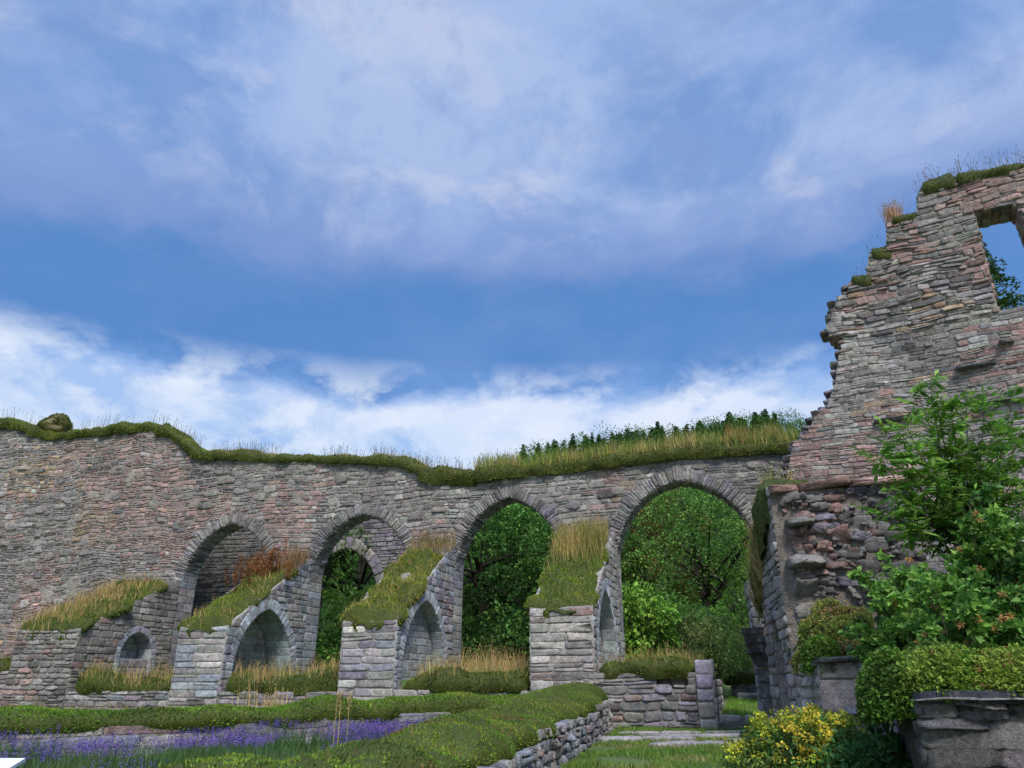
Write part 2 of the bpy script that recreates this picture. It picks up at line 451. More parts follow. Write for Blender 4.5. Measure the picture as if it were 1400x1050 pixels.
def clump_leaves(geo, C, rad, n, L, cols, flat=.7, cl=1.2, seed=5, droop=-.1, aspect=.6, shell=0.):
    """leaf clumps: n leaves round each centre; shell > 0 keeps them near the clump's outside and upper side"""
    M = len(C); k = np.repeat(np.arange(M), n); v = rnd(M * n, .35 if shell else 0.); rr = shell + (1 - shell) * R.uniform(.35, 1, (M * n, 1)) ** .6
    rad = np.broadcast_to(rad, (M,))
    bump = 1 + .5 * (vn(v * 2.2 + k[:, None] * 7.3, 1., 3) - .5)[:, None]
    P = C[k] + v * rr * bump * rad[k][:, None] * np.array([1, 1, flat])
    D = unit(v + rnd(M * n) * .9 + np.array([0, 0, droop]))
    c = pal(cols, P, cl, seed); sh = np.exp(R.normal(0, .24, M))[k][:, None]
    l = L * R.uniform(.6, 1.3, M * n)
    leaves(geo, P, D, l, l * aspect, c * sh)

TREE_D = [((.06, .15, .03), 1.), ((.035, .09, .02), .7), ((.09, .20, .04), .8)]
TREE_L = [((.13, .28, .05), 1.), ((.08, .19, .035), .8), ((.19, .34, .07), .8)]
TREE_B = [((.15, .13, .035), .9), ((.08, .15, .028), 1.), ((.20, .14, .045), .5)]

def tree(name, label, x, y, z, h, rx, cols, ncl=70, nl=130, leaf=.26, cat='tree', group=None, base=.12, seed=0):
    e = empty(name, (x, y, z), label, cat, group)
    g = Geo(); top = np.array([x, y, z + h]); b0 = np.array([x, y, z - .3])
    tr = [b0, b0 + [.05 * h * R.normal(0, .3), .1, h * .3], b0 + [R.normal(0, .03) * h, .1, h * .6], b0 + [0, 0, h * .88]]
    tube(g, tr, h * .03, h * .006, (.045, .04, .03), 9)
    C = []
    while len(C) < ncl:
        v = R.uniform(-1, 1, 3)
        r = np.linalg.norm(v)
        if r > 1 or r < .55 or any(np.sum((np.array([x + v[0] * rx, y + v[1] * rx, z + h * (base + (1 - base) * (.5 + v[2] / 2))]) - np.array(q_)) ** 2) < (rx * .30) ** 2 for q_ in C[-40:]) and R.random() < .9: continue
        q = .5 + v[2] / 2
        wdt = 1.0 if q < .55 else 1.0 - .35 * (q - .55) / .45
        C.append([x + v[0] * rx * wdt, y + v[1] * rx * wdt, z + h * (base + (1 - base) * q)])
    C = np.array(C) + R.normal(0, .15, (ncl, 3))
    for i in range(0, ncl, max(1, ncl // 16)):
        s = b0 + [0, 0, h * R.uniform(.2, .6)]; m = (s + C[i]) / 2 + [0, 0, .25]
        tube(g, [s, m, C[i]], h * .011, h * .003, (.06, .05, .04), 5)
    build('trunk', g, M_BARK, e)
    g = Geo(); clump_leaves(g, C, rx * .27 * R.uniform(.55, 1.35, ncl), nl, leaf, cols, .72, cl=2., seed=seed, shell=.62)
    build('crown', g, M_LEAF, e)
    return e
# ================================================================== GROUND
def ground_z(u, w):
    st = lambda x, a, b: np.clip((x - a) / (b - a), 0, 1)
    lawn = .25 * st(-w, .25, .5) + .65 * st(-w, 1, 16) + .9 * st(-w, 16, 40)
    terr = 1.0 * st(-w, .2, .45) - .15 * st(-w, 9, 14) + 1.0 * st(-w, 16, 40)
    m = st(u, .95, 1.2)
    z = terr * (1 - m) + lawn * m
    return z

def make_ground():
    us = np.concatenate([[-500, -250, -120, -70, -45, -35], np.arange(-30, 8, .3), [9, 11, 14, 20, 40, 90, 200, 400]])
    ws = np.concatenate([[-420, -250, -120, -80, -60, -45, -36, -30], np.arange(-25, 19, .3), [20, 25, 40, 80, 200]])
    Ug, Wg = np.meshgrid(us, ws, indexing='ij')
    P = A(Ug, ground_z(Ug, Wg), Wg)
    near = (np.abs(Ug) < 31) & (np.abs(Wg) < 26)
    P[..., 2] += np.where(near, .05 * (vn(P, .8, 2) - .5), 0)
    g = Geo(); surf_grid(g, P, (.06, .085, .02))
    m, nt, ns, L = nodes('lawn_ground')
    out = N(nt, 'ShaderNodeOutputMaterial'); b = N(nt, 'ShaderNodeBsdfPrincipled', Roughness=.95)
    geo = N(nt, 'ShaderNodeNewGeometry')
    n1 = N(nt, 'ShaderNodeTexNoise', Scale=1.4, Detail=8, Roughness=.7); n2 = N(nt, 'ShaderNodeTexNoise', Scale=22, Detail=5, Roughness=.7)
    for n in (n1, n2): L.new(geo.outputs['Position'], n.inputs['Vector'])
    c = ramp(nt, n1.outputs[0], [(.3, (.07, .125, .025)), (.5, (.09, .15, .03)), (.62, (.14, .13, .055)), (.75, (.19, .15, .09))])
    c = mixc(nt, 'MULTIPLY', .9, c, ramp(nt, n2.outputs[0], [(.3, g3(.5)), (.7, g3(1.4))]))
    L.new(c, b.inputs['Base Color']); L.new(b.outputs[0], out.inputs[0])
    bp = N(nt, 'ShaderNodeBump', Strength=.7, Distance=.05); L.new(n2.outputs[0], bp.inputs['Height']); L.new(bp.outputs[0], b.inputs['Normal'])
    o = build('ground', g, m, smooth=True); tag(o, kind='structure'); return o
make_ground()

# ================================================================== ARCADE WALL
ARCH = [(-16.62, -13.07, 4.05, 6.12), (-11.52, -7.98, 4.1, 6.15), (-6.43, -2.91, 4.1, 6.38), (-1.36, 2.66, 4.2, 6.52)]
apath = [pointed(a, b, -.2, zs, za) for a, b, zs, za in ARCH]
rpath = [Path(pointed(a, b, 3.1, zs, za)) for a, b, zs, za in ARCH]
TOP = np.array([(-34, 11.5), (-27.1, 11.0), (-25.6, 10.75), (-24.6, 10.2), (-22, 10.15), (-19.4, 10.1), (-18.2, 9.75), (-16.8, 8.8), (-14, 8.4), (-11.25, 8.12), (-9.5, 7.95), (-8.4, 7.75), (-7.3, 7.3), (-6.55, 7.12), (-5.5, 7.1), (-3.3, 7.17), (0, 7.3), (2.2, 7.3), (3.9, 7.22), (6, 7.2)])
topz = lambda u: np.interp(u, TOP[:, 0], TOP[:, 1])

arcade = empty('arcade_wall', AW(-6, 0, 0), 'long grey rubble wall with four big pointed arches and grass along its top', 'ruined wall')
g = Geo()
lp = [(-34, -.2)]
for p in apath: lp += [tuple(q) for q in p]
lp += [(6, -.2)] + [tuple(t) for t in TOP[::-1]]
prism(g, AW, [lp], 0, -WT, MORT)
def arc_in(u, v):
    ok = v < topz(u) - .02
    for p, r in zip(apath, rpath):
        k = (u > p[0, 0] - .6) & (u < p[-1, 0] + .6)
        if k.any() and ok.any():
            bad = in_poly(u[k], v[k], p) | ((r.dist(u[k], v[k]) < .36) & (v[k] > 3.1))
            ok[np.where(k)[0][bad]] = False
    return ok
def lefttint(P): return np.ones((len(P), 1))
courses(g, AW, -30, -15, 1.5, 11.2, arc_in, (.08, .21), (.10, .46), (.008, .038), P_LEFT, gap=.014, wave=.06, split=.4, e=(.35, .75), jit=.12, cl=2.2)
courses(g, AW, -15, -6, 2.2, 8.6, arc_in, (.09, .21), (.12, .5), (.008, .036), P_RUB, gap=.011, wave=.04, split=.3, e=(.3, .55), jit=.09)
courses(g, AW, -6, 5.6, 2.2, 7.1, arc_in, (.10, .20), (.2, .58), (.008, .036), [(GREY, 1.8), (DARK, .5), (LIGHT, .8), (PINK, .12), (OCH, .12)], gap=.011, wave=.03, split=.3, e=(.25, .5), jit=.08)
n = 420; u = R.uniform(-29, 4, n); v = 2.4 + R.random(n) * 8; hw_ = R.uniform(.18, .36, n); hv_ = R.uniform(.09, .17, n)
k = arc_in(u, v) & arc_in(u - .3, v) & arc_in(u + .3, v) & arc_in(u, v + .2) & (vn(np.stack([u, v, 0 * u], -1), 2.5, 71) > .42); u, v, hw_, hv_ = u[k], v[k], hw_[k], hv_[k]
stones(g, AW, u - hw_, u + hw_, v - hv_, v + hv_, R.uniform(.035, .06, len(u)), pick(AW(u, v, 0), P_RUB, 5, 2.), e=R.uniform(.25, .6, len(u)), jit=.1, tilt=.3)
n = 150; u = R.uniform(-29, 4, n); v = 2.4 + R.random(n) * 8; hw_ = R.uniform(.12, .45, n); hv_ = R.uniform(.08, .3, n)
k = arc_in(u, v) & arc_in(u - .4, v) & arc_in(u + .4, v) & arc_in(u, v + .3) & arc_in(u, v - .3) & (vn(np.stack([u, v, 0 * u], -1), 3., 72) > .5); u, v, hw_, hv_ = u[k], v[k], hw_[k], hv_[k]
stones(g, AW, u - hw_, u + hw_, v - hv_, v + hv_, R.uniform(.022, .034, len(u)), np.array([(.36, .33, .29)]) * R.uniform(.85, 1.1, (len(u), 1)), e=.9, jit=.25, tilt=.1, K=12)
build('masonry', g, M_STONE, arcade)
for i, r in enumerate(rpath):
    g = Geo()
    ring(g, AW, r, .35, r.L - .35, .40, (.05, .11), (.012, .05), P_RING, e=(.25, .5), gap=.006, wj=.22, jit=.09)
    o_ring = build('arch_ring', g, M_STONE, arcade)
    g = Geo(); full = Path(pointed(ARCH[i][0], ARCH[i][1], .9, ARCH[i][2], ARCH[i][3]))
    sj = full.s[1]
    reveal(g, AW, full, WT, s0=0, s1=sj + .5)
    reveal(g, AW, full, WT, s0=full.L - sj - .5, s1=full.L)
    reveal(g, AW, full, WT, (.06, .12), (.25, .5), (.01, .05), P_RING, s0=sj + .5, s1=full.L - sj - .5, e=(.3, .5), jit=.08)
    build('reveal', g, M_ASH, o_ring)

# turf along the wall top, one stretch after another
def topline(u0, u1, dz=0., n=24):
    u = np.linspace(u0, u1, n); return AW(u, topz(u) + dz, -WT / 2)
tall = (26, .55, .014, SPIKE, .16, .8, .42)
sod('turf', 'thick green moss and thin seed stalks on the highest left stretch of wall top', topline(-30, -18.6, .02, 40), A.N, .58, .26, .14, 700, .055, MOSS, [(14, .62, .013, SPIKE, .14, .8, .45), (60, .16, .012, GRN, .4, 0, .3)], cat='turf', lump=.14)
sod('turf', 'moss on the sloping step of the wall top left of the first arch', topline(-18.9, -15.8, .05), A.N, .58, .28, .16, 700, .055, MOSS, [(14, .55, .013, SPIKE, .16, .8, .4), (40, .16, .012, GRN, .4, 0, .3)], lump=.12)
sod('turf', 'thin dry stalks over low moss on the wall top above the two left arches', topline(-16.2, -7.6, 0, 30), A.N, .58, .2, .1, 420, .06, [((.13, .18, .025), 1.2), ((.18, .18, .045), 1.), ((.09, .12, .02), .8)], [(34, .42, .014, SPIKE, .2, .7, .3), (60, .22, .014, DRY, .4, 0, .35), (60, .14, .012, GRN, .4, 0, .3)], lump=.1)
sod('turf', 'moss hanging where the wall top steps down left of the third arch', topline(-7.9, -5.6, .0), A.N, .58, .26, .22, 700, .06, [((.12, .16, .022), 1.), ((.16, .17, .03), 1.), ((.15, .11, .04), .5)], [(40, .5, .014, SPIKE, .2, .7, .3), (40, .2, .012, DRY, .4, 0, .3)], lump=.12)
sod('turf', 'dense meadow grass on the wall top above the two right arches', topline(-5.9, 4.2, .02, 40), A.N, .62, .24, .16, 600, .06, [((.13, .17, .025), 1.), ((.16, .18, .03), 1.), ((.15, .11, .035), .5)], [(330, .56, .016, [((.17, .24, .045), 1.2), ((.24, .25, .07), 1.), ((.36, .29, .12), .5)], .18, .12, .05), (60, .4, .016, DRY, .25, .3, .4)], lump=.1)
sod('turf', 'tawny grass tuft at the right end of the long wall top', topline(2.0, 3.7, .1), A.N, .55, .3, .1, 300, .06, MOSSD, [(330, .62, .016, [((.30, .22, .08), 1.), ((.20, .18, .06), 1.), ((.34, .18, .07), .6)], .22, .2, .05)], lump=.1)

def blob(name, label, cat, c, r, cols, mat, n=26, seed=1, lump=.3, mossn=0):
    th = np.linspace(0, np.pi, n); ph = np.linspace(0, 2 * np.pi, 2 * n)
    T, Ph = np.meshgrid(th, ph, indexing='ij')
    d = np.stack([np.sin(T) * np.cos(Ph), np.sin(T) * np.sin(Ph), np.cos(T)], -1)
    G = d * np.array(r) * (1 + lump * (vn(d * 2 + seed * 9., 1., seed) - .5) * 2)[..., None] + np.array(c)
    g = Geo(); surf_grid(g, G, np.array(cols))
    if mossn:
        P, nr = sample_grid(G, mossn); nr = unit(P - np.array(c))
        k = (nr[:, 2] > -.1) & (vn(P, .35, 3) > .22); P, nr = P[k], nr[k]
        D = unit(nr * .7 + rnd(len(P)) * .8); tris(g, P, D, unit(np.cross(D, rnd(len(P)))), .06 * R.uniform(.6, 1.4, len(P)), .035, pal(MOSSD, P))
    o = build(name, g, mat, origin=np.array(c) - [0, 0, r[2]]); return tag(o, label, cat)
c = AW.pix(70, 565); cp = AW(c[0], topz(c[0]) + .56, -.4)
blob('boulder', 'rounded mossy lump standing up on the wall top at far left', 'boulder', cp, (.62, .5, .5), (.17, .15, .07), M_GRASS, mossn=6000, seed=4)

# ================================================================== BUTTRESSES
def side(u): 
    s = A(u, 0, 0); return Frame(s, -A.N, A.U)
BL = -WOFF
def buttress(u0, u1, zf, sl, niche, label, weights, dmax=BL, rough=False, rw=.33, group='buttresses of the arcade'):
    e = empty('buttress', A((u0 + u1) / 2, 0, -1.5), label, 'buttress', group)
    S = side(u1); W = u1 - u0
    topd = lambda d: zf + sl * d
    prof = [(0, zf), (dmax, zf + sl * dmax)]
    npth = None
    g = Geo(); SF = Frame(A(u0, 0, 0), A.U, A.N)
    if niche:
        nd0, nd1, nzs, nza, ndep = niche
        npth = pointed(nd0, nd1, -.2, nzs, nza)
        lp = [(0, -.2)] + [tuple(q) for q in npth] + [(dmax, -.2), (dmax, zf + sl * dmax), (0, zf)]
        prism(g, S, [lp], 0, -ndep, MORT)
        prism(g, S, [[(0, -.2), (dmax, -.2), (dmax, zf + sl * dmax), (0, zf)]], -ndep - .003, -W, MORT)
        rp = Path(pointed(nd0, nd1, .8, nzs, nza))
    else:
        prism(g, S, [[(0, -.2), (dmax, -.2), (dmax, zf + sl * dmax), (0, zf)]], 0, -W, MORT)
    # front face
    ee = (.35, .65) if rough else (.14, .3)
    courses(g, SF, 0, W, 0, zf, None, (.12, .2) if rough else (.15, .235), (.2, .5) if rough else (.38, .85), (.02, .06) if rough else (.012, .034), weights, gap=.01, wave=0, split=.2 if rough else .1, e=ee, jit=.09 if rough else .045, tilt=.25)
    # right side
    def ins(u, v):
        ok = v < topd(u) - .03
        if niche: ok &= ~(in_poly(u, v, npth) | ((rp.dist(u, v) < rw - .03) & (v > .8)))
        return ok
    courses(g, S, 0, dmax, .6, zf + sl * dmax, ins, (.15, .26), (.25, .6), (.012, .035), P_ASH if not rough else weights, gap=.008, wave=0, split=.15, e=(.15, .35), jit=.05)
    # left side, plain rubble
    SL = Frame(A(u0, 0, 0), -A.N, -A.U)
    courses(g, SL, 0, dmax, .3, zf + sl * dmax, lambda u, v: v < topd(u) - .03, (.15, .24), (.25, .6), (.015, .04), weights, gap=.01, wave=0, split=.15, e=(.2, .4))
    build('masonry', g, M_STONE if rough else M_ASH, e)
    if niche:
        g = Geo()
        ring(g, S, rp, .25, rp.L - .25, rw, (.10, .20), (.008, .022), [((.36, .40, .44), 1.), ((.31, .34, .38), .8), ((.33, .32, .37), .5)], e=(.12, .18), gap=.003, wj=.04, jit=.025, tilt=.1)
        o_na = build('niche_arch', g, M_ASH, e)
        g = Geo()
        reveal(g, S, rp, ndep, (.22, .34), (.35, .6), (.004, .012), [((.33, .38, .43), 1.), (LIGHT, .5), ((.34, .36, .36), .5)])
        courses(g, Frame(S(0, 0, -ndep), S.U, S.N), nd0 + .02, nd1 - .02, .8, nza, lambda u, v: in_poly(u, v, npth), (.16, .27), (.35, .7), (.006, .014), [((.33, .36, .38), 1.), (LIGHT, .6), (BLUE, .5)], gap=.006, wave=0, split=.05, e=(.13, .2), jit=.02, tilt=.1)
        build('niche_back', g, M_ASH, o_na)
    return e
buttress(-13.07, -11.52, 2.36, .62, (.45, 3.3, 1.15, 2.98, .85), 'buttress with the deepest pointed niche, rust brown dock on its mossy slope', P_BUT)
buttress(-7.98, -6.43, 2.42, .66, (.45, 3.3, 1.25, 3.08, .36), 'buttress between the two middle arches, bright mossy slope above its pale pointed niche', P_BUT)
buttress(-2.91, -1.36, 2.62, .66, (.5, 3.25, 1.3, 3.22, .4), 'buttress left of the rightmost big arch, tall dry grass on its slope and narrow-looking niche', [(LIGHT, 1.2), (GREY, .9), (PINK, .8), (PURP, .4)])
nb = buttress(-18.9, -16.62, 2.38, .48, (1.75, 3.05, 1.75, 2.42, .55), 'broken leftmost buttress of rough rubble with a small round niche and dark green slope', P_RUB, rough=True, rw=.22)
# blocks filling the small round niche up to its sill
S0 = side(-16.62); g = Geo()
prism(g, S0, [[(1.76, -.2), (3.04, -.2), (3.04, 1.62), (1.76, 1.62)]], -.06, -.54, MORT)
courses(g, Frame(S0(0, 0, -.06), S0.U, S0.N), 1.77, 3.03, .9, 1.64, None, (.22, .3), (.3, .6), (.01, .04), P_ASH, gap=.006, wave=0, split=0, e=(.13, .2), jit=.02, tilt=.05)
build('niche_sill', g, M_ASH, nb)

def slope_line(u, zf, sl, d0=-.05, d1=3.5, n=14, dz=-.02):
    d = np.linspace(d0, d1, n); return A(np.full(n, u), zf + sl * np.maximum(d, 0) + dz - .1 * (d < 0), -d)
B1 = [((.17, .24, .025), 1.2), ((.11, .17, .02), 1.), ((.25, .27, .035), .8), ((.25, .19, .07), .3)]
sod('moss_slope', 'bright yellow green moss slope on the buttress left of the second arch', slope_line(-12.3, 2.36, .62, d1=3.2), A.U, .82, .16, .08, 1100, .045, B1, [(60, .2, .012, GRN, .4, 0, .4), (30, .3, .012, DRY, .35, .2, .5)], cat='moss', lump=.12, taper=.12, kind='thing')
sod('moss_slope', 'shaggy yellow moss slope on the buttress left of the third arch', slope_line(-7.2, 2.42, .66, d1=3.2), A.U, .82, .19, .09, 1100, .05, [((.22, .26, .025), 1.2), ((.13, .18, .022), 1.), ((.29, .28, .045), 1.), ((.17, .10, .03), .25)], [(80, .25, .013, GRN, .4, 0, .35), (40, .25, .012, DRY, .35, 0, .55)], cat='moss', lump=.14, taper=.12, kind='thing')
sod('moss_slope', 'green moss slope on the buttress left of the rightmost big arch', slope_line(-2.13, 2.62, .66, d1=3.3), A.U, .8, .15, .08, 1100, .05, [((.18, .25, .025), 1.2), ((.11, .16, .02), 1.), ((.25, .27, .045), .8)], [(70, .25, .013, GRN, .4, 0, .3)], cat='moss', lump=.14, taper=.12, kind='thing')
sod('moss_slope', 'dark green grassy slope on the broken leftmost buttress', slope_line(-17.75, 2.38, .48), A.U, 1.2, .24, .1, 800, .055, [((.075, .13, .02), 1.2), ((.11, .17, .025), 1.), ((.16, .17, .04), .5)], [(120, .28, .014, GRN, .4, 0, .3), (60, .3, .013, DRY, .35, .2, .5)], cat='moss', lump=.15, taper=.3, kind='thing')

def tuft(name, label, cols, ctr, rad, n, L, W, lean=.2, head=.3, cat='grass', zf=None, kind='stuff', tip=None):
    """a stand of grass blades: ctr/rad in arcade coordinates, zf gives its footing"""
    u = ctr[0] + np.clip(R.normal(0, .5, n), -.8, .8) * rad[0]; w = ctr[1] + R.normal(0, .5, n) * rad[1]
    P = A(u, zf(u, w), w); g = Geo(); c = pal(cols, P, .35, 19)
    blades(g, P, L, W, c, lean, head=head, tipcol=None if tip is None else pal(tip, P, .35, 3))
    return tag(build(name, g, M_GRASS, origin=P.mean(0)), label, cat, None, kind)
tuft('dry_grass', 'tall straw coloured grass on the upper slope of the buttress left of the rightmost arch', [((.40, .31, .12), 1.), ((.25, .22, .07), 1.), ((.15, .16, .04), .6)], (-2.15, -2.75), (.85, .8), 1300, .7, .015, .15, .25, zf=lambda u, w: 2.66 + .66 * -w)
tuft('dry_grass', 'small pinkish dry grass at the top of the shaggy yellow slope', [((.34, .24, .13), 1.), ((.22, .17, .07), 1.)], (-7.0, -3.4), (.9, .5), 500, .5, .014, .25, .3, zf=lambda u, w: 2.55 + .66 * -w)
tuft('dry_grass', 'thin tan grass along the upper edge of the leftmost dark green slope', DRY, (-18.2, -1.9), (1.2, 2.2), 900, .4, .013, .25, .2, zf=lambda u, w: 2.5 + .48 * -w)
# rust-brown dock
e = empty('dock_plant', A(-12.25, 4.1, -2.4), 'rust brown seeded dock plants on the mossy slope beside the left arch', 'plant')
g = Geo(); C = []
for k in range(34):
    u, w = -12.3 + R.normal(0, .33), -2.35 + R.normal(0, .38); b = A(u, 2.42 + .62 * -w, w); t = b + np.array([R.normal(0, .12), R.normal(0, .1), R.uniform(.5, .95)])
    tube(g, [b, (b + t) / 2 + R.normal(0, .02, 3), t], .012, .005, (.16, .07, .03), 4)
    for q in np.linspace(.4, 1, 7): C.append(b + (t - b) * q)
build('stem', g, M_GRASS, e)
g = Geo(); C = np.array(C); clump_leaves(g, C, .08, 16, .045, RUST, 1., .3, 6, 0., .7); build('seed_head', g, M_GRASS, e)
tuft('dry_grass', 'reddish brown fading grass right of the rust brown dock', [((.28, .17, .09), 1.), ((.20, .13, .07), 1.)], (-11.75, -3.1), (.5, .5), 420, .6, .013, .22, .4, zf=lambda u, w: 2.48 + .62 * -w)

# ================================================================== LOW WALLS between the buttress feet
def low_wall(u0, u1, zt, label, weights=P_BUT, dep=.55, ch=(.13, .22)):
    g = Geo(); S = A
    prism(g, S, [[(u0, -.2), (u1, -.2), (u1, zt - .02), (u0, zt - .02)]], -.02, -dep, MORT)
    courses(g, Frame(A(0, 0, -.02), A.U, A.N), u0, u1, 0, zt, None, ch, (.28, .7), (.02, .06), weights, gap=.01, wave=.01, split=.25, e=(.2, .45), jit=.07)
    return g
def place(g, name, label, cat, u, mat=M_STONE, group=None):
    return tag(build(name, g, mat, origin=A(u, 0, -.3)), label, cat, group)
LG = 'low walls between the buttress feet'
place(low_wall(-16.6, -13.1, .72, ''), 'low_wall', 'low sill wall under tan grass below the small round niche', 'low wall', -15, group=LG)
place(low_wall(-11.5, -8.0, .74, ''), 'low_wall', 'low sill wall below the deepest pointed niche', 'low wall', -9.7, group=LG)
place(low_wall(-6.4, -2.93, .78, ''), 'low_wall', 'low sill wall of squared blocks below the third arch', 'low wall', -4.7, group=LG)
e = empty('low_wall', A(0, 0, -.3), 'taller grey rubble sill wall with square recess and corner post below the rightmost arch', 'low wall', LG)
g = Geo(); rec = [(.02, .82), (.72, .82), (.72, 1.16), (.02, 1.16)]
prism(g, A, [[(-2.9, -.2), (.88, -.2), (.88, 1.16), (.72, 1.16), (.72, .82), (.02, .82), (.02, 1.16), (-2.9, 1.16)]], -.02, -.3, MORT)
prism(g, A, [[(-2.9, -.2), (.88, -.2), (.88, 1.16), (-2.9, 1.16)]], -.303, -.6, (.16, .14, .13))
courses(g, Frame(A(0, 0, -.02), A.U, A.N), -2.9, .88, 0, 1.16, lambda u, v: ~in_poly(u, v, rec), (.11, .22), (.25, .62), (.02, .06), [(GREY, 2.), (LIGHT, .9), (PINK, .12), (PURP, .5), (DARK, .4)], gap=.012, wave=.015, split=.25, e=(.3, .55), jit=.08)
courses(g, Frame(A(0, 0, -.3), A.U, A.N), .03, .71, .82, 1.16, None, (.3, .34), (.2, .5), (.01, .03), [(GREY, 1), (OCH, .6)], gap=.006, wave=0, split=0, e=(.15, .2))
SR = side(1.28)
prism(g, SR, [[(.1, -.2), (3.9, -.2), (3.9, 1.02), (.1, 1.02)]], -.02, -.38, MORT)
courses(g, SR, .45, 3.9, 0.1, 1.02, None, (.14, .24), (.3, .6), (.01, .03), P_BUT, gap=.01, wave=0)
build('masonry', g, M_STONE, e)
g = Geo()
prism(g, A, [[(.9, -.2), (1.27, -.2), (1.27, 1.42), (.9, 1.42)]], .03, -.4, MORT)
courses(g, Frame(A(0, 0, .03), A.U, A.N), .9, 1.28, 0, 1.43, None, (.22, .36), (.38, .5), (.02, .045), [(PURP, 1.3), (DARK, .6), (GREY, .6)], gap=.008, wave=0, split=0, e=(.2, .35), jit=.05)
courses(g, Frame(SR(0, 0, 0), SR.U, SR.N), -.03, .4, 0, 1.43, None, (.22, .36), (.4, .5), (.005, .03), [(PURP, 1.3), (DARK, .6), (GREY, .6)], gap=.008, wave=0, split=0, e=(.2, .35), jit=.05)
build('corner_post', g, M_ASH, e)
place(low_wall(-22.5, -18.92, 1.25, '', P_RUB, 1.2, (.12, .22)), 'low_wall', 'rough broken rubble wall at far left, half of it outside the picture', 'low wall', -20.5, group=LG)

F2 = [((.09, .13, .02), 1.2), ((.055, .085, .015), 1.), ((.13, .16, .03), .6), ((.14, .09, .035), .4)]
gz = lambda u, w: ground_z(np.asarray(u), np.asarray(w))
def band(u0, u1, zt, label, dry=60, H=.34, grass=.42):
    u = np.linspace(u0, u1, 14)
    return sod('turf', label, A(u, np.full(14, zt), np.full(14, -.42)), A.N, .45, H, .1, 700, .055, F2, [(90, .3, .013, GRN, .35, .05, .2), (dry, grass, .012, DRY, .25, .3, .35)], lump=.12, taper=.2)
band(-16.5, -13.15, .78, 'dark moss and tan grass on the sill below the small round niche', 90)
band(-11.45, -8.1, .80, 'dark moss and rusty grass on the sill below the deepest pointed niche', 120)
band(-6.3, -3.0, .84, 'dark moss band on the sill below the third arch', 60)
band(-1.3, .86, 1.18, 'dark moss band hanging over the sill with the square recess', 20, .22, .3)
sod('turf', 'dark moss on the broken rubble wall at far left', A(np.linspace(-22.4, -19.1, 12), np.full(12, 1.3), np.full(12, -.5)), A.N, .6, .35, .16, 550, .06, F2, [(60, .3, .013, GRN, .35, .05, .2)], lump=.12)

def stand(name, label, u0, u1, w0, w1, n, L, W, cols, lean=.18, head=.4, cat='grass', mask=None):
    u = R.uniform(u0, u1, n); w = R.uniform(w0, w1, n); P = A(u, gz(u, w) - .02, w)
    k = (vn(P, .6, 12) + R.normal(0, .1, n)) > (.38 if mask is None else mask); P = P[k]; g = Geo()
    blades(g, P, L * (.25 + 1.25 * vn(P, .45, 6)) * R.uniform(.6, 1.15, len(P)), W, pal(cols, P, .45, 23), lean, head=head)
    return tag(build(name, g, M_GRASS, origin=P.mean(0)), label, cat, None, 'stuff')
stand('dry_grass', 'tall straw coloured grass in front of the trees under the third arch', -6.3, -2.9, -5.5, -.8, 2600, .85, .014, [((.42, .31, .15), 1.2), ((.32, .22, .10), 1.), ((.20, .20, .06), .4)], .2, .4)
stand('dry_grass', 'tall straw coloured grass standing behind the sill of the rightmost arch', -1.2, .9, -4.6, -.8, 1100, .75, .014, [((.42, .29, .14), 1.2), ((.32, .20, .10), 1.), ((.20, .18, .06), .5)], .18, .6)
stand('dry_grass', 'mixed green and rusty grass under the deepest pointed niche', -11.4, -8.1, -3.6, -.7, 1700, .6, .014, [((.36, .26, .12), 1.), ((.20, .09, .04), .5), ((.09, .13, .03), 1.2)], .2, .4)
stand('dry_grass', 'tan grass before the small round niche', -16.4, -13.2, -3.6, -.7, 1300, .6, .014, [((.36, .25, .14), 1.), ((.10, .13, .03), 1.)], .2, .4)
stand('dry_grass', 'thin reddish grass along the foot of the low sill walls', -18, -2.6, .1, .9, 3200, .42, .012, [((.30, .19, .11), 1.), ((.38, .28, .15), 1.), ((.12, .13, .04), .5)], .22, .5)
stand('dry_grass', 'tallest pale stalks before the foot of the second buttress', -10.6, -8.6, .1, .6, 260, 1.0, .014, [((.45, .34, .16), 1.)], .1, .7)

# ================================================================== AISLE WALL behind, vault
BK = Frame(A(0, 0, -8.0), A.U, A.N)
aisle = empty('aisle_wall', BK(-14, 0, 0), 'darker inner wall seen through the two left arches, with its own pale ringed arch', 'ruined wall')
bpth = pointed(-14.05, -11.2, -.2, 4.1, 5.78); brp = Path(pointed(-14.05, -11.2, 2.0, 4.1, 5.78))
btop = [(-9.2, 6.9), (-10.5, 7.2), (-13, 7.3), (-28, 7.4)]
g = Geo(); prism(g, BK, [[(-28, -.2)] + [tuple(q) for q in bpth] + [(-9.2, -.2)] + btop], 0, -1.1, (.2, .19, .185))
SHADEW = [(DARK, 1.6), ((.10, .10, .09), 1.2), (GREY, .25)]  # chamber shade painted into stone colours: left part of this wall and cross wall
courses(g, BK, -27, -15.2, .9, 7.2, None, (.13, .22), (.3, .8), (.015, .04), SHADEW, gap=.01, wave=.01, split=.2, e=(.2, .4), jit=.06)
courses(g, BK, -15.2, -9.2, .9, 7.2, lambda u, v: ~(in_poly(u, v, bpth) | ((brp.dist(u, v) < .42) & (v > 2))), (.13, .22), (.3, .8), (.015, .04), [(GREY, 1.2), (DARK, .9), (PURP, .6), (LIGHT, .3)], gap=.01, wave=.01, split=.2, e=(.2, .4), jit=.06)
build('masonry', g, M_STONE, aisle)
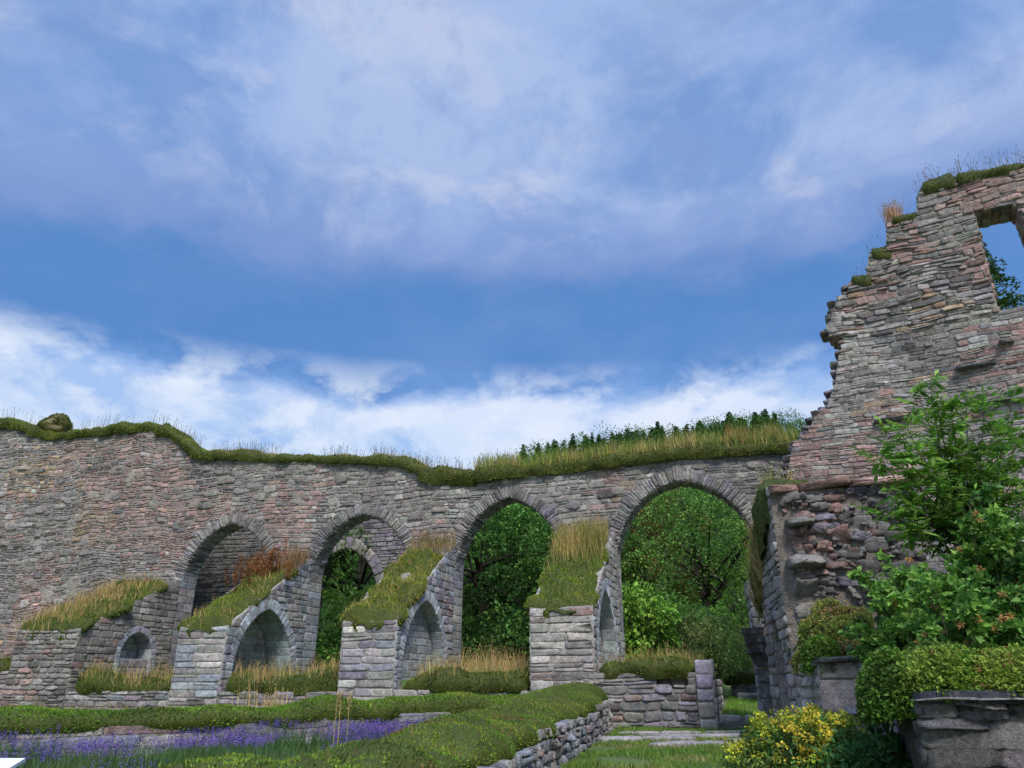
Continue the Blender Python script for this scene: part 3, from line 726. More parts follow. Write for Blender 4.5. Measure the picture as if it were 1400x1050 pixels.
g = Geo(); ring(g, BK, brp, 1.2, brp.L - 1.2, .45, (.22, .36), (.02, .05), [(LIGHT, 1.), (PURP, .7), (GREY, .5)], e=(.14, .25), gap=.008, wj=.06, jit=.04); o_ring = build('arch_ring', g, M_ASH, aisle)
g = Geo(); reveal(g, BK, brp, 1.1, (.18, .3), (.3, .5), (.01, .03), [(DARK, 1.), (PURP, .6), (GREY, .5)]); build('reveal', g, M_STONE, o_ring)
S1 = side(-14.9)
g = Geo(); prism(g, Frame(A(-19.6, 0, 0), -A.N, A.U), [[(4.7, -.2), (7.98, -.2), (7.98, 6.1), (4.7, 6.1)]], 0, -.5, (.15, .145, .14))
courses(g, Frame(A(-19.6, 0, 0), -A.N, A.U), 4.7, 7.95, .9, 6.1, None, (.13, .22), (.3, .7), (.015, .04), SHADEW, wave=0)
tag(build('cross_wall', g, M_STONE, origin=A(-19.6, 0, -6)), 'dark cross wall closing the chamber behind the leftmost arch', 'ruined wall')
#__PART3__
# ================================================================== TOWER WALL with the window
TW = afr(A(3.6, 0, -2.6), 60)
tp = lambda *q: [TW.pix(x, y) for x, y in q]
tout = [(-.35, -.2), (-.3, 3)] + tp((1070, 690), (1078, 640), (1084, 608), (1108, 588), (1112, 566), (1128, 562), (1136, 540), (1142, 525), (1146, 488), (1153, 470), (1153, 462), (1132, 455), (1129, 446), (1137, 438), (1136, 425), (1142, 418), (1145, 406), (1158, 403), (1161, 385), (1183, 382), (1188, 347), (1211, 343), (1212, 306), (1220, 300), (1252, 292), (1256, 264), (1270, 256), (1308, 243), (1350, 236), (1400, 228))
ue = tout[-1][0]; tout += [(ue + 1.5, tout[-1][1] + .1), (ue + 3.2, tout[-1][1] - .6), (ue + 4.5, 9), (ue + 4.8, -.2)]
twin = tp((1332, 290), (1360, 283), (1388, 277)); u2 = twin[-1][0]
wb = TW.pix(1365, 425)
twin = [(wb[0], wb[1]), (twin[0][0], twin[0][1]), twin[1], (twin[2][0], twin[2][1]), (u2 + .12, twin[2][1] - 1.2), (u2 + .1, wb[1])]
tower = empty('gable_wall', TW(3, 0, -.6), 'tall broken pink and grey gable wall with a window hole at right', 'ruined wall')
g = Geo(); prism(g, TW, [tout, twin], 0, -.95, MORT)
tin = lambda u, v: in_poly(u, v, tout) & ~in_poly(u, v, twin)
courses(g, TW, -.4, ue + 4, 2.2, 9.6, tin, (.07, .17), (.16, .5), (.006, .03), P_TOW, gap=.004, wave=.03, split=.35, e=(.22, .5), jit=.09, cl=1.1, tilt=.4)
courses(g, TW, -.4, ue + 4, 9.6, 14.2, tin, (.09, .21), (.18, .6), (.015, .06), P_TOW, gap=.006, wave=.04, split=.3, e=(.3, .65), jit=.12, cl=1.1, tilt=.45)
# ragged stones jutting from the broken edge
ed = np.array(tout[2:22]); 
for k in range(len(ed) - 1):
    a, b = ed[k], ed[k + 1]; n = max(1, int(np.hypot(*(b - a)) / .2))
    for j in range(n):
        q = a + (b - a) * (j + .5) / n
        stones(g, Frame(TW(0, 0, -.25), TW.U, TW.N), [q[0] - R.uniform(.12, .3)], [q[0] + .3], [q[1] - .09], [q[1] + .07], [.22], pick(TW(np.array([q[0]]), np.array([q[1]]), 0), [(GREY, 1), (DARK, .7), (PINK, .5), (PURP, .5)]), e=.45, jit=.1, sink=.45)
build('masonry', g, M_STONE, tower)
# window reveal (rough)
g = Geo(); wp = Path([twin[0], twin[1], twin[2], twin[3], twin[4], twin[5]])
reveal(g, TW, wp, .95, (.14, .26), (.25, .5), (.02, .07), P_TOW, e=(.3, .5), jit=.09)
build('window_reveal', g, M_STONE, tower)
for (x0, y0, x1, y1, th) in ((1308, 505, 1362, 495, .06), (1196, 580, 1246, 569, .05), (1340, 555, 1402, 541, .05), (1366, 470, 1386, 466, .06)):
    a = TW.pix(x0, y0); b = TW.pix(x1, y1); m = (a[1] + b[1]) / 2; g = Geo()
    stones(g, TW, [a[0]], [b[0]], [m - th], [m + th], [.17], np.array([DARK]), e=.2, jit=.05, gap=0); build('ledge', g, M_SLAB, tower)
# moss patches on its broken steps
def patch(label, a, b, H=.16, hw=.5, grass=(), cols=MOSSD, n=8, drop=.12, name='moss'):
    (u0, z0), (u1, z1) = TW.pix(*a), TW.pix(*b); t = np.linspace(0, 1, n)
    return sod(name, label, TW(u0 + (u1 - u0) * t, z0 + (z1 - z0) * t - .03, -.42), TW.N, hw, H, drop, 700, .05, cols, grass, cat='moss', lump=.08, taper=.15, kind='thing')
thin = [(50, .6, .011, [((.16, .14, .14), 1.), ((.10, .11, .09), 1.)], .2, .9, .25)]
patch('dark moss with airy stalks along the very top of the gable wall', (1300, 246), (1470, 214), .2, .55, thin)
patch('rounded dark moss cushion on the top left corner of the gable wall', (1252, 264), (1314, 246), .36, .55, [(70, .5, .010, [((.22, .14, .16), 1.), ((.12, .12, .10), 1.)], .25, .9, .2)])
patch('moss and pale dry grass on the step just below the gable top', (1212, 304), (1262, 292), .26, .52, [(40, .2, .011, GRN, .4, 0, .3)])
patch('small green moss cushion on the middle step of the broken gable edge', (1186, 348), (1224, 342), .24, .5, [(26, .5, .010, SPIKE, .2, .9, .35)])
patch('lowest moss cushion on the broken gable edge', (1159, 387), (1197, 381), .24, .5, [(26, .5, .010, SPIKE, .2, .9, .35)])
a = TW.pix(1222, 298); n = 420; u = a[0] + R.normal(0, .10, n); P = TW(u, a[1] + .02, R.uniform(-.6, -.1, n)); g = Geo()
blades(g, P, .62, .012, pal([((.40, .26, .18), 1.), ((.34, .20, .14), .8)], P), .22, head=.4); tag(build('dry_grass', g, M_GRASS, origin=P.mean(0)), 'pale pinkish dry grass tuft on the upper step of the broken gable edge', 'grass', None, 'stuff')

# ================================================================== STEPPED WALL coming towards us at the right
RD = np.array([math.sin(math.radians(11)), math.cos(math.radians(11))])      # runs away from us
lx = lambda y: 2.145 + .194 * y
RE = np.array([.94, -.342])
def block(corner, wid, end_e=RE): return Frame(corner, end_e, -RD)
RSide = Frame((lx(0), 0), RD, (-RD[1], RD[0]))       # left face; u is distance along RD
def tq(y): return y / RD[1]
sw = empty('stepped_wall', (5.5, 13.5, 0), 'broken wall stepping down towards the viewer, rubble core showing in its end', 'ruined wall')
E1 = block((lx(13.3), 13.3), 2.4)
g = Geo(); x0, x1 = tq(13.3), tq(16.4)
sidetop = [(x0 + .02, 4.25), (x0 + .6, 4.3), (x0 + 1.6, 3.95), (x0 + 2.3, 3.5), (x1 - .5, 3.2), (x1, 2.9)]
dn = pointed(x0 + .75, x0 + 2.1, -.2, 1.35, 2.15)
lp = [(x0, -.2)] + [tuple(q) for q in dn] + [(x1, -.2)] + sidetop[::-1]
prism(g, RSide, [lp], 0, -.45, MORT)
full = [(x0, -.2), (x1, -.2)] + sidetop[::-1]
prism(g, RSide, [full], -.453, -2.3, MORT)
side_top = lambda u: np.interp(u, [p[0] for p in sidetop], [p[1] for p in sidetop])
P_R = [(GREY, 1.5), (LIGHT, .9), (PURP, .7), (DARK, .3), (PINK, .2)]
courses(g, RSide, x0, x1, 0, 4.3, lambda u, v: (v < side_top(u) - .02) & ~in_poly(u, v, dn), (.14, .26), (.3, .8), (.02, .06), P_R, gap=.01, wave=.01, split=.2, e=(.2, .45), jit=.07)
# end face
EW = 2.3
prism(g, E1, [[(0, -.2), (EW, -.2), (EW, 4.15), (0, 4.2)]], .0, -.4, (.24, .205, .175))
# quoin slabs with dark gaps between them
for (x0_, y0_, x1_, y1_, p) in ((1070, 690, 1092, 672, .12), (1072, 723, 1112, 706, .28), (1080, 778, 1122, 758, .32), (1112, 700, 1130, 686, .1), (1086, 815, 1118, 790, .18), (1092, 850, 1118, 824, .14), (1100, 690, 1124, 676, .08)):
    a = E1.pix(x0_, y0_); b = E1.pix(x1_, y1_)
    stones(g, E1, [a[0] - .02], [b[0]], [a[1]], [b[1]], [p], pick(E1(np.array([a[0]]), np.array([a[1]]), 0), [(GREY, 1), (DARK, .4)]) * .85, e=.45, jit=.13, gap=.01, sink=.3, tilt=.5)
bl = [(1114, 690, 13, 12, DARK), (1143, 694, 14, 13, PINK), (1122, 707, 26, 12, PURP), (1155, 710, 14, 16, DARK), (1178, 713, 19, 13, LIGHT), (1128, 722, 28, 12, PURP), (1148, 732, 18, 26, PINK), (1175, 733, 24, 12, PURP), (1126, 747, 15, 12, PINK), (1162, 755, 34, 18, DARK), (1170, 672, 24, 11, PURP), (1140, 682, 22, 9, PINK), (1200, 722, 22, 16, GREY), (1196, 745, 26, 16, GREY), (1215, 700, 20, 18, DARK), (1225, 735, 24, 18, GREY), (1198, 690, 18, 12, DARK), (1110, 772, 20, 12, GREY), (1140, 772, 22, 12, PINK), (1185, 775, 28, 14, GREY), (1125, 795, 22, 12, GREY), (1160, 795, 24, 14, PURP), (1200, 800, 30, 18, GREY), (1230, 780, 26, 18, DARK), (1108, 742, 12, 10, DARK), (1240, 690, 22, 16, GREY)]
for (cx, cy, hx, hy, c) in bl:
    a = E1.pix(cx, cy); k = .0092
    stones(g, E1, [a[0] - hx * k / 1.1], [a[0] + hx * k / 1.1], [a[1] - hy * k / 1.25], [a[1] + hy * k / 1.25], [R.uniform(.04, .13)], np.array([c]) * R.uniform(.6, 1.1), e=R.uniform(.5, .85), jit=.13, gap=0, sink=.1, dome=.15, tilt=.5)
us = R.uniform(.2, 2.25, 420); zs = R.uniform(1.4, 4.1, 420); hs = R.uniform(.02, .065, 420)
stones(g, E1, us - hs * 1.4, us + hs * 1.4, zs - hs, zs + hs, R.uniform(.02, .09, 420), pick(E1(us, zs, 0), [(GREY, 1), (DARK, 1.2), (PURP, .6), (PINK, .5), (OCH, .3)]) * .9, e=.6, jit=.16, gap=0, tilt=.5)
build('masonry', g, M_STONE, sw)
g = Geo()
for ua_, ub_, zz_ in ((-.02, .5, 4.22), (.5, 1.35, 4.25), (1.33, 2.3, 4.23)): stones(g, E1, [ua_], [ub_], [zz_ - .07], [zz_ + .07], [.16], np.array([PINK]) * R.uniform(.9, 1.3), e=.3, jit=.08, gap=0, sink=.9)
build('cap_slab', g, M_SLAB, sw)
# shallow blocked doorway in the side
g = Geo(); courses(g, Frame(RSide(0, 0, -.45), RSide.U, RSide.N), x0 + .77, x0 + 2.08, 0, 2.2, lambda u, v: in_poly(u, v, dn), (.3, .45), (.5, .8), (.004, .012), [(GREY, 1.), (LIGHT, .2)], gap=.004, wave=0, split=0, e=(.12, .16), jit=.015, tilt=.05)
dp = Path(dn); reveal(g, RSide, dp, .45, (.25, .4), (.4, .5), (.01, .03), P_R, w0=.0)
build('blocked_doorway', g, M_ASH, sw)
# lower step
E2 = block((lx(11.2), 11.2), 2.6); y0, y1 = tq(11.2), tq(13.3)
g = Geo()
prism(g, RSide, [[(y0, -.2), (y1 - .02, -.2), (y1 - .02, 1.55), (y0, 1.26)]], -.003, -2.6, MORT)
courses(g, RSide, y0, y1, 0, 1.5, lambda u, v: v < 1.25 + .1 * (u - y0), (.14, .26), (.3, .8), (.02, .06), P_R, gap=.01, wave=.01, split=.2, e=(.25, .5))
prism(g, E2, [[(0, -.2), (2.4, -.2), (2.4, 1.24), (0, 1.24)]], .0, -.5, MORT)
courses(g, E2, 0, 2.4, -.1, 1.24, None, (.28, .44), (.5, .9), (.015, .03), [(LIGHT, 1.), (GREY, .6), (PINK, .8)], gap=.006, wave=0, split=.1, e=(.13, .22), jit=.03)
build('lower_step', g, M_ASH, sw)
g = Geo(); stones(g, E2, [-.06], [1.2], [1.245], [1.32], [.12], np.array([SLATE]), e=.2, jit=.05, gap=0, sink=.6); build('ledge', g, M_SLAB, sw); g = Geo()
a = E2.pix(1157, 988); stones(g, E2, [a[0]], [a[0] + .62], [a[1] + .1], [a[1] + .2], [.2], np.array([BLUE]), e=.2, jit=.03, gap=0, sink=.1); build('ledge', g, M_SLAB, sw); g = Geo()
stones(g, E2, [a[0] + .3], [a[0] + .95], [a[1] - .36], [a[1] - .25], [.3], np.array([LIGHT]), e=.2, jit=.03, gap=0, sink=.1)
build('ledge', g, M_SLAB, sw)

# nearest wall stub with slate slab
C3 = np.array([3.55, 7.1]); B3 = np.array([4.95, 10.9]); d3 = (B3 - C3) / np.linalg.norm(B3 - C3); L3 = np.linalg.norm(B3 - C3)
S3 = Frame(C3, d3, (-d3[1], d3[0])); e3 = np.array([.97, -.243]); E3 = Frame(C3, e3, (e3[1], -e3[0]))
ns = empty('wall_stub', (4.2, 7.6, 0), 'nearest rough wall stub at lower right under a dark slate slab', 'ruined wall')
g = Geo()
prism(g, S3, [[(0.01, -.2), (L3, -.2), (L3, .8), (0.01, .8)]], -.01, -.45, MORT)
prism(g, E3, [[(0, -.2), (2.6, -.2), (2.6, .83), (0, .8)]], -.005, -.5, MORT)
P_N = [((.43, .41, .39), 1.2), ((.40, .37, .42), .9), ((.38, .40, .42), .4), ((.46, .44, .41), .5)]
courses(g, E3, 0, 2.5, -.1, .80, None, (.14, .30), (.25, .7), (.02, .07), P_N, gap=-.008, wave=.04, split=.3, e=(.35, .65), jit=.14, tilt=.6)
courses(g, S3, 0, L3, -.1, .8, None, (.2, .4), (.4, .9), (.02, .07), P_N, gap=.006, wave=0, split=.1, e=(.25, .45), jit=.07)
build('masonry', g, M_NEAR, ns)
g = Geo()
sl = [(-.12, .30), (.05, -.10), (.5, -.17), (1.0, -.13), (1.6, -.18), (2.7, -.15), (2.7, .6), (.1, .6)]
SLB = lambda u, v, w: np.stack([C3[0] + e3[0] * u + d3[0] * v, C3[1] + e3[1] * u + d3[1] * v, .80 + w + .02 * u + .03 * (np.sin(u * 5) * .3 + np.sin(u * 11 + v * 4) * .2)], -1)
fine = []
for k in range(len(sl)):
    a, b = np.array(sl[k]), np.array(sl[(k + 1) % len(sl)])
    for j in range(8): fine.append(tuple(a + (b - a) * j / 8 + R.normal(0, .008, 2)))
def SLF(u, v, w):
    u, v, w = np.broadcast_arrays(np.asarray(u, float), np.asarray(v, float), np.asarray(w, float)); return SLB(u, v, w)
prism(g, SLF, [fine], .10, .05, (.06, .062, .08)); prism(g, SLF, [[(p[0] - .012, p[1] - .02 + R.normal(0, .008)) for p in fine]], .048, .034, (.30, .28, .28)); prism(g, SLF, [[(p[0] + .02, p[1] + .04) for p in fine]], .032, .003, (.045, .045, .055))
build('slate_slab', g, M_SLAB, ns)

# plants on the stepped wall
def cushion(name, label, G0, n, leaf, cols, lump=.1, cat='sedum', core=(.03, .035, .012), aspect=.6, dry=0):
    G = np.array(G0, float); nz = 1.2 * (vn(G, .42, 6) - .5) + .7 * (vn(G, .2, 16) - .5) + .5 * (vn(G, .1, 9) - .5)
    c = G.mean((0, 1)); G = G + unit(G - c + [0, 0, .2]) * (nz * lump * 2)[..., None]
    g = Geo(); surf_grid(g, G, core)
    P, nr = sample_grid(G, n); nr = np.where((np.sum(nr * (P - c + [0, 0, .3]), 1) < 0)[:, None], -nr, nr)
    for k in range(2):
        D = unit(nr * .8 + rnd(n) * .8 + np.array([0, 0, .2])); l = leaf * R.uniform(.6, 1.4, n)
        leaves(g, P + nr * R.uniform(-.02, .05, (n, 1)), D, l, l * aspect, pal(cols, P, .35, 7))
    k = R.choice(n, n // 9, replace=False); blades(g, P[k], .10, .008, pal([(cols[0][0], 1.), ((.30, .22, .10), .5), ((.16, .22, .05), .6)], P[k]), .5)
    k = R.choice(n, n // 14, replace=False); q = P[k] + nr[k] * R.uniform(.03, .10, (len(k), 1)); leaves(g, np.repeat(q, 4, 0), rnd(4 * len(k), .3), leaf, leaf * .6, np.repeat(pal(cols, q, .35, 7), 4, 0))
    return tag(build(name, g, M_LEAF, origin=c), label, cat)
def mound(ctr, ax, ay, h, low=0., n=40):
    r = np.linspace(0, 1, n)[:, None]; t = np.linspace(0, 2 * np.pi, 2 * n)[None]
    x = r * np.cos(t); y = r * np.sin(t); rr = np.broadcast_to(r, x.shape)
    z = h * np.sqrt(np.maximum(0, 1 - rr ** 2.6)) - low * np.maximum(0, rr - .75) / .25
    ax, ay = np.array(ax), np.array(ay)
    return np.array(ctr) + x[..., None] * ax + y[..., None] * ay + z[..., None] * np.array([0, 0, 1.])
SED = [((.15, .27, .035), 1.2), ((.23, .33, .06), 1.), ((.08, .16, .03), .8), ((.20, .09, .04), .3)]
SED2 = [((.10, .21, .03), 1.2), ((.15, .26, .045), 1.), ((.06, .12, .022), .8)]
SED3 = [((.22, .30, .055), 1.2), ((.15, .27, .04), 1.5), ((.21, .11, .05), .4), ((.28, .19, .08), .2)]
def seg3(u, v, z): return np.array([C3[0] + e3[0] * u + d3[0] * v, C3[1] + e3[1] * u + d3[1] * v, z])
e3d = np.append(e3, 0); d3d = np.append(d3, 0)
cushion('sedum', 'big bright green stonecrop cushion spilling over the left edge of the nearest wall stub', mound(seg3(-.02, .85, .84), e3d * .31, d3d * .8, .34, .16), 15000, .045, SED2, .09)
cushion('sedum', 'reddish and yellow stonecrop along the slate slab', mound(seg3(.85, .22, .90), e3d * .62, d3d * .3, .24, .03), 11000, .035, SED3, .06)
cushion('sedum', 'yellow green stonecrop at the right end of the slate slab', mound(seg3(1.9, .3, .94), e3d * .75, d3d * .38, .22, .03), 9000, .035, SED, .06)
cushion('sedum', 'lime green stonecrop at the left end of the slate slab', mound(seg3(.30, .32, .88), e3d * .34, d3d * .36, .33, .02), 8000, .038, SED, .06)
S2P = lambda t, w, z: RSide(np.array(t), np.array(z), np.array(w))
rd3 = np.array([RD[0], RD[1], 0]); ru3 = np.array([RE[0], RE[1], 0])
DRYS = [((.32, .28, .09), 1.), ((.22, .27, .06), 1.2), ((.36, .22, .11), .7), ((.13, .20, .04), .7)]
cushion('sedum', 'half dried brown and green stonecrop heap against the rubble end of the stepped wall', mound(S2P(y0 + 1.05, -.48, 1.3), ru3 * .55, rd3 * .9, .58, .2), 11000, .042, DRYS, .28)
cushion('sedum', 'green stonecrop hanging over the corner of the lower step', mound(S2P(y0 + .42, -.16, 1.27), ru3 * .28, rd3 * .42, .24, .18), 5000, .04, SED2, .07)
# turf on the left shoulder of the tall part
tt = np.linspace(x0 + .15, x1 - .1, 14)
sod('turf', 'dark moss and dry grass running down the far shoulder of the stepped wall', RSide(tt, side_top(tt), np.full(14, -.18)), RSide.N, .34, .26, .5, 700, .05, MOSSD, [(160, .4, .012, [((.30, .24, .11), 1.), ((.16, .17, .05), 1.)], .3, .3, .25)], lump=.12)
sod('turf', 'short moss roll on the top of the stepped wall beside its cap slab', E1(np.linspace(-.1, .75, 8), np.full(8, 4.3), np.full(8, -.35)), -RD, .4, .12, .12, 700, .045, MOSSD, lump=.06)
tb = np.linspace(x0 + 2.0, x1, 8)
g = Geo(); n = 1500; t = R.uniform(x0 + 1.6, x1 + .1, n); P = RSide(t, side_top(t) - R.uniform(.0, .8, n), R.uniform(0, .14, n)); blades(g, P, .55, .012, pal([((.33, .26, .12), 1.), ((.20, .19, .06), 1.)], P), .3, head=.2)
tag(build('dry_grass', g, M_GRASS, origin=P.mean(0)), 'hanging tawny grass at the far end of the stepped wall beside the rightmost arch', 'grass', None, 'stuff')

# raspberry thicket
BR = [((.095, .22, .05), 1.2), ((.15, .30, .06), 1.), ((.21, .37, .075), .7), ((.06, .14, .035), .4)]
def thicket(name, label, cat, stems, nl, L, cols, aspect=.62, tri=True, spread=.28, wood=(.09, .10, .05), twig=7, flower=None, fl_lab=None, bend=.35):
    e = empty(name, stems[0][0], label, cat); g = Geo(); TW_ = []
    for b, t in stems:
        b, t = np.array(b, float), np.array(t, float); m = (b + t) / 2 + R.normal(0, .08, 3)
        tube(g, [b, m, t], .014, .005, wood, 5)
        for k in range(twig):
            q = R.uniform(.2, 1.); s = b * (1 - q) ** 2 + 2 * m * q * (1 - q) + t * q * q
            d = rnd(1)[0] * np.array([1, 1, .6]) + [0, 0, bend]; ee = s + d * spread * R.uniform(.6, 1.3)
            tube(g, [s, (s + ee) / 2 + [0, 0, .02], ee], .005, .002, (.10, .12, .04), 4); TW_.append((s, ee))
    build('stem', g, M_BARK, e)
    g = Geo(); TW_ = np.array(TW_); k = R.integers(0, len(TW_), nl); q = R.uniform(.35, 1.05, (nl, 1))
    P = TW_[k, 0] * (1 - q) + TW_[k, 1] * q + R.normal(0, .02, (nl, 3)); d = unit(TW_[k, 1] - TW_[k, 0])
    D = unit(d * .5 + rnd(nl) * .9 + np.array([0, 0, -.05])); pt = P + D * .04
    c = pal(cols, P, .5, 9); sz = L * R.uniform(.55, 1.25, nl)
    leaves(g, pt, D, sz, sz * aspect, c)
    if tri:
        for sgn in (-1, 1):
            B = unit(np.cross(D, np.array([0, 0, 1.]) + R.normal(0, .3, (nl, 3)))); D2 = unit(D * .35 + B * sgn)
            leaves(g, pt, D2, sz * .8, sz * .8 * aspect, c * R.uniform(.85, 1.15, (nl, 1)))
    build('foliage', g, M_LEAF, e)
    if flower:
        front = np.argsort(TW_[:, 1, 1] - .6 * TW_[:, 1, 2])[:len(TW_) // 2]
        for j in range(flower):
            s = TW_[front[R.integers(len(front))]][1] + R.normal(0, .05, 3) + [-.04, -.08, .03]
            gg = Geo(); n = 26; v = rnd(n, .2); leaves(gg, s + v * .012 + R.normal(0, .007, (n, 3)), v, .036, .016, pick(np.repeat(s[None], n, 0), [((.42, .22, .09), 1.), ((.5, .36, .18), .8), ((.26, .11, .05), .6)]))
            build('dried_flower_head', gg, M_LEAF, e)
    return e
st = []
for k in range(96):
    b = seg3(R.uniform(-.02, 2.6), R.uniform(.8, 3.1), .9); st.append((b, b + [max(R.normal(-.04, .24), -.16), R.normal(-.1, .2), R.uniform(.4, 1.35)]))
thicket('raspberry_bush', 'dense raspberry thicket with dried orange flower heads behind the stonecrop', 'bush', st, 15500, .09, BR, aspect=.7, flower=90, spread=.26)
st = []
for k in range(56):
    b = seg3(R.uniform(.9, 3.2), R.uniform(1.0, 2.8), .9); st.append((b, b + [R.normal(0, .2), R.normal(-.1, .2), R.uniform(1.1, 2.15)]))
thicket('raspberry_bush', 'taller raspberry canes with few dried heads at the right edge', 'bush', st, 11000, .09, BR, aspect=.7, flower=34, spread=.3)
# ash sapling: compound leaves
def sapling():
    base = np.array([6.3, 10.2, 1.0]); e = empty('ash_sapling', base, 'young ash sapling with feathery bright green leaves before the gable wall', 'sapling')
    tips = [(1270, 520, 9.4), (1300, 560, 9.2), (1345, 565, 9.5), (1370, 600, 9.4), (1395, 590, 9.6), (1240, 585, 9.2), (1205, 628, 9.0), (1215, 600, 9.3), (1260, 620, 9.0), (1320, 620, 9.2), (1275, 665, 9.0), (1345, 650, 9.3), (1250, 700, 9.2), (1230, 715, 9.4), (1300, 700, 9.2), (1385, 655, 9.4), (1410, 620, 9.6), (1220, 670, 9.2), (1295, 590, 9.6), (1330, 590, 9.8), (1300, 640, 9.8), (1260, 555, 9.5), (1360, 690, 9.5), (1235, 640, 9.4), (1280, 610, 9.5), (1290, 720, 9.3), (1420, 660, 9.8), (1320, 545, 9.9), (1385, 545, 9.9), (1245, 725, 9.0), (1270, 690, 9.6), (1310, 670, 9.6), (1255, 665, 9.3), (1340, 615, 9.0), (1210, 700, 9.6), (1282, 560, 9.2)]
    g = Geo(); gl = Geo()
    fork = np.array([6.2, 10.0, 2.6]); tube(g, [base, base + [0, -.1, .8], fork], .035, .022, (.13, .11, .08), 6)
    for px, py, d in tips:
        t = at_dist(px, py, d); m = fork * .45 + t * .55 + np.array([0, 0, -.12]) + R.normal(0, .05, 3)
        tube(g, [fork, m, t], .014, .004, (.10, .11, .05), 5)
        for q in np.concatenate([np.linspace(.45, 1, 11), [1.] * 4]):
            s = fork * (1 - q) ** 2 + 2 * m * q * (1 - q) + t * q * q
            rd = unit((rnd(1) * np.array([1, 1, .75]) + [0, 0, .2]))[0]; Lr = R.uniform(.2, .34)
            tube(g, [s, s + rd * Lr * .5 + [0, 0, .015], s + rd * Lr], .004, .002, (.10, .14, .04), 3)
            B = unit(np.cross(rd, [0, 0, 1.])); npair = 4
            pp = []; dd = []
            for j in range(npair):
                p = s + rd * Lr * (.3 + .65 * j / npair)
                for sg in (-1, 1): pp.append(p); dd.append(rd * .55 + B * sg + [0, 0, -.2])
            pp.append(s + rd * Lr); dd.append(rd + [0, 0, -.15])
            pp, dd = np.array(pp), unit(np.array(dd)); n = len(pp)
            c = pal([((.13, .27, .042), 1.2), ((.085, .18, .032), 1.), ((.19, .34, .055), .7)], pp, .6, 4) 
            leaves(gl, pp, dd, R.uniform(.10, .15, n), R.uniform(.042, .06, n), c, .15, up=np.repeat((np.array([0, 0, 1.]) + R.normal(0, .6, 3))[None], n, 0))
    build('stem', g, M_BARK, e); build('foliage', gl, M_LEAF, e)
sapling()
# yellow green shrub at the bottom
sh = empty('flowering_shrub', (3.2, 8.9, 0), 'yellow green flowering spurge shrub in front of the stepped wall', 'shrub')
ctr = np.array([3.15, 8.9, .05]); g = Geo(); heads = []
for k in range(150):
    d = rnd(1)[0]; d[2] = abs(d[2]); t = ctr + d * np.array([.85, .6, .68]) * R.uniform(.72, 1.02)
    b = ctr + [R.normal(0, .15), R.normal(0, .15), 0]; tube(g, [b, (b + t) / 2 + [0, 0, .08], t], .008, .004, (.10, .12, .04), 4); heads.append(t)
build('stem', g, M_BARK, sh); heads = np.array(heads)
g = Geo(); clump_leaves(g, heads - [0, 0, .12], .17, 55, .075, [((.08, .18, .04), 1.), ((.05, .11, .035), .8), ((.14, .22, .045), .6)], .8, .4, 3, 0., .3); build('foliage', g, M_LEAF, sh)
g = Geo(); hk = heads[heads[:, 2] > .22]; clump_leaves(g, np.repeat(hk, 3, 0) + R.normal(0, .05, (len(hk) * 3, 3)), .055, 22, .03, [((.42, .42, .04), 1.2), ((.30, .35, .04), 1.), ((.5, .4, .05), .5)], .5, .4, 8, .3, .9); build('flowers', g, M_LEAF, sh)
fr = empty('shrub', (3.62, 8.3, 0), 'dark green leafy plant at the bottom edge beside the yellow shrub', 'shrub')
g = Geo(); C = np.array([3.62, 8.2, .22]) + R.normal(0, 1, (60, 3)) * [.2, .25, .12]; clump_leaves(g, C, .13, 40, .09, [((.05, .14, .045), 1.), ((.08, .19, .06), .8)], .8, .4, 3, .2, .4); build('foliage', g, M_LEAF, fr)
g = Geo()
for k in range(20):
    t = C[k]; tube(g, [np.array([3.62, 8.2, -.02]) + R.normal(0, .08, 3) * [1, 1, 0], t], .008, .004, (.08, .10, .04), 4)
build('stem', g, M_BARK, fr)
#__PART4__
# ================================================================== GATEWAY between the arcade and the stepped wall
e = empty('dark_pier', (5.62, 17.3, 0), 'slim dark stone pier with a carved corbel beside the gateway', 'pier')
PF = Frame((5.33, 17.25), (.98, -.2), (-.2, -.98)); g = Geo()
P_DK = [(DARK, 1.2), (PURP, .7), (SLATE, .8), (GREY, .3)]
prism(g, PF, [[(0, -.2), (.42, -.2), (.42, 3.1), (0.03, 3.1)]], 0, -.5, (.1, .1, .1))
courses(g, PF, 0, .42, 0, 3.1, None, (.22, .36), (.4, .5), (.015, .04), P_DK, gap=.008, wave=0, split=0, e=(.18, .3), jit=.05)
courses(g, Frame(PF.O[:2], -PF.N[:2], -PF.U[:2]), 0, .5, 0, 3.1, None, (.22, .36), (.4, .5), (.01, .03), P_DK, gap=.008, wave=0, split=0, e=(.18, .3), jit=.05)
build('shaft', g, M_ASH, e)
g = Geo()
prof = [(-.22, 1.95), (.44, 1.95), (.44, 1.78), (.40, 1.6), (.34, 1.42), (.20, 1.30), (.02, 1.26), (-.06, 1.34), (-.12, 1.5), (-.18, 1.7)]
prism(g, PF, [prof[::-1]], .28, .01, (.10, .092, .088)); prism(g, PF, [[(-.25, 1.95), (.46, 1.95), (.46, 2.06), (-.25, 2.06)]], .32, .01, (.09, .085, .08))
for zz in (1.55, 1.75): stones(g, PF, [-.2], [.44], [zz - .025], [zz + .025], [.31], np.array([DARK]), e=.2, gap=0, jit=.02)
build('corbel', g, M_STONE, e)
g = Geo(); prism(g, A, [[(1.32, -.1), (2.75, -.1), (2.75, .27), (1.32, .25)]], .02, -.42, (.2, .18, .17))
courses(g, Frame(A(0, 0, .02), A.U, A.N), 1.32, 2.75, 0, .2, None, (.19, .2), (.5, .9), (.02, .04), [(DARK, 1.), (GREY, .6)], gap=.006, wave=0, split=0, e=(.15, .25))
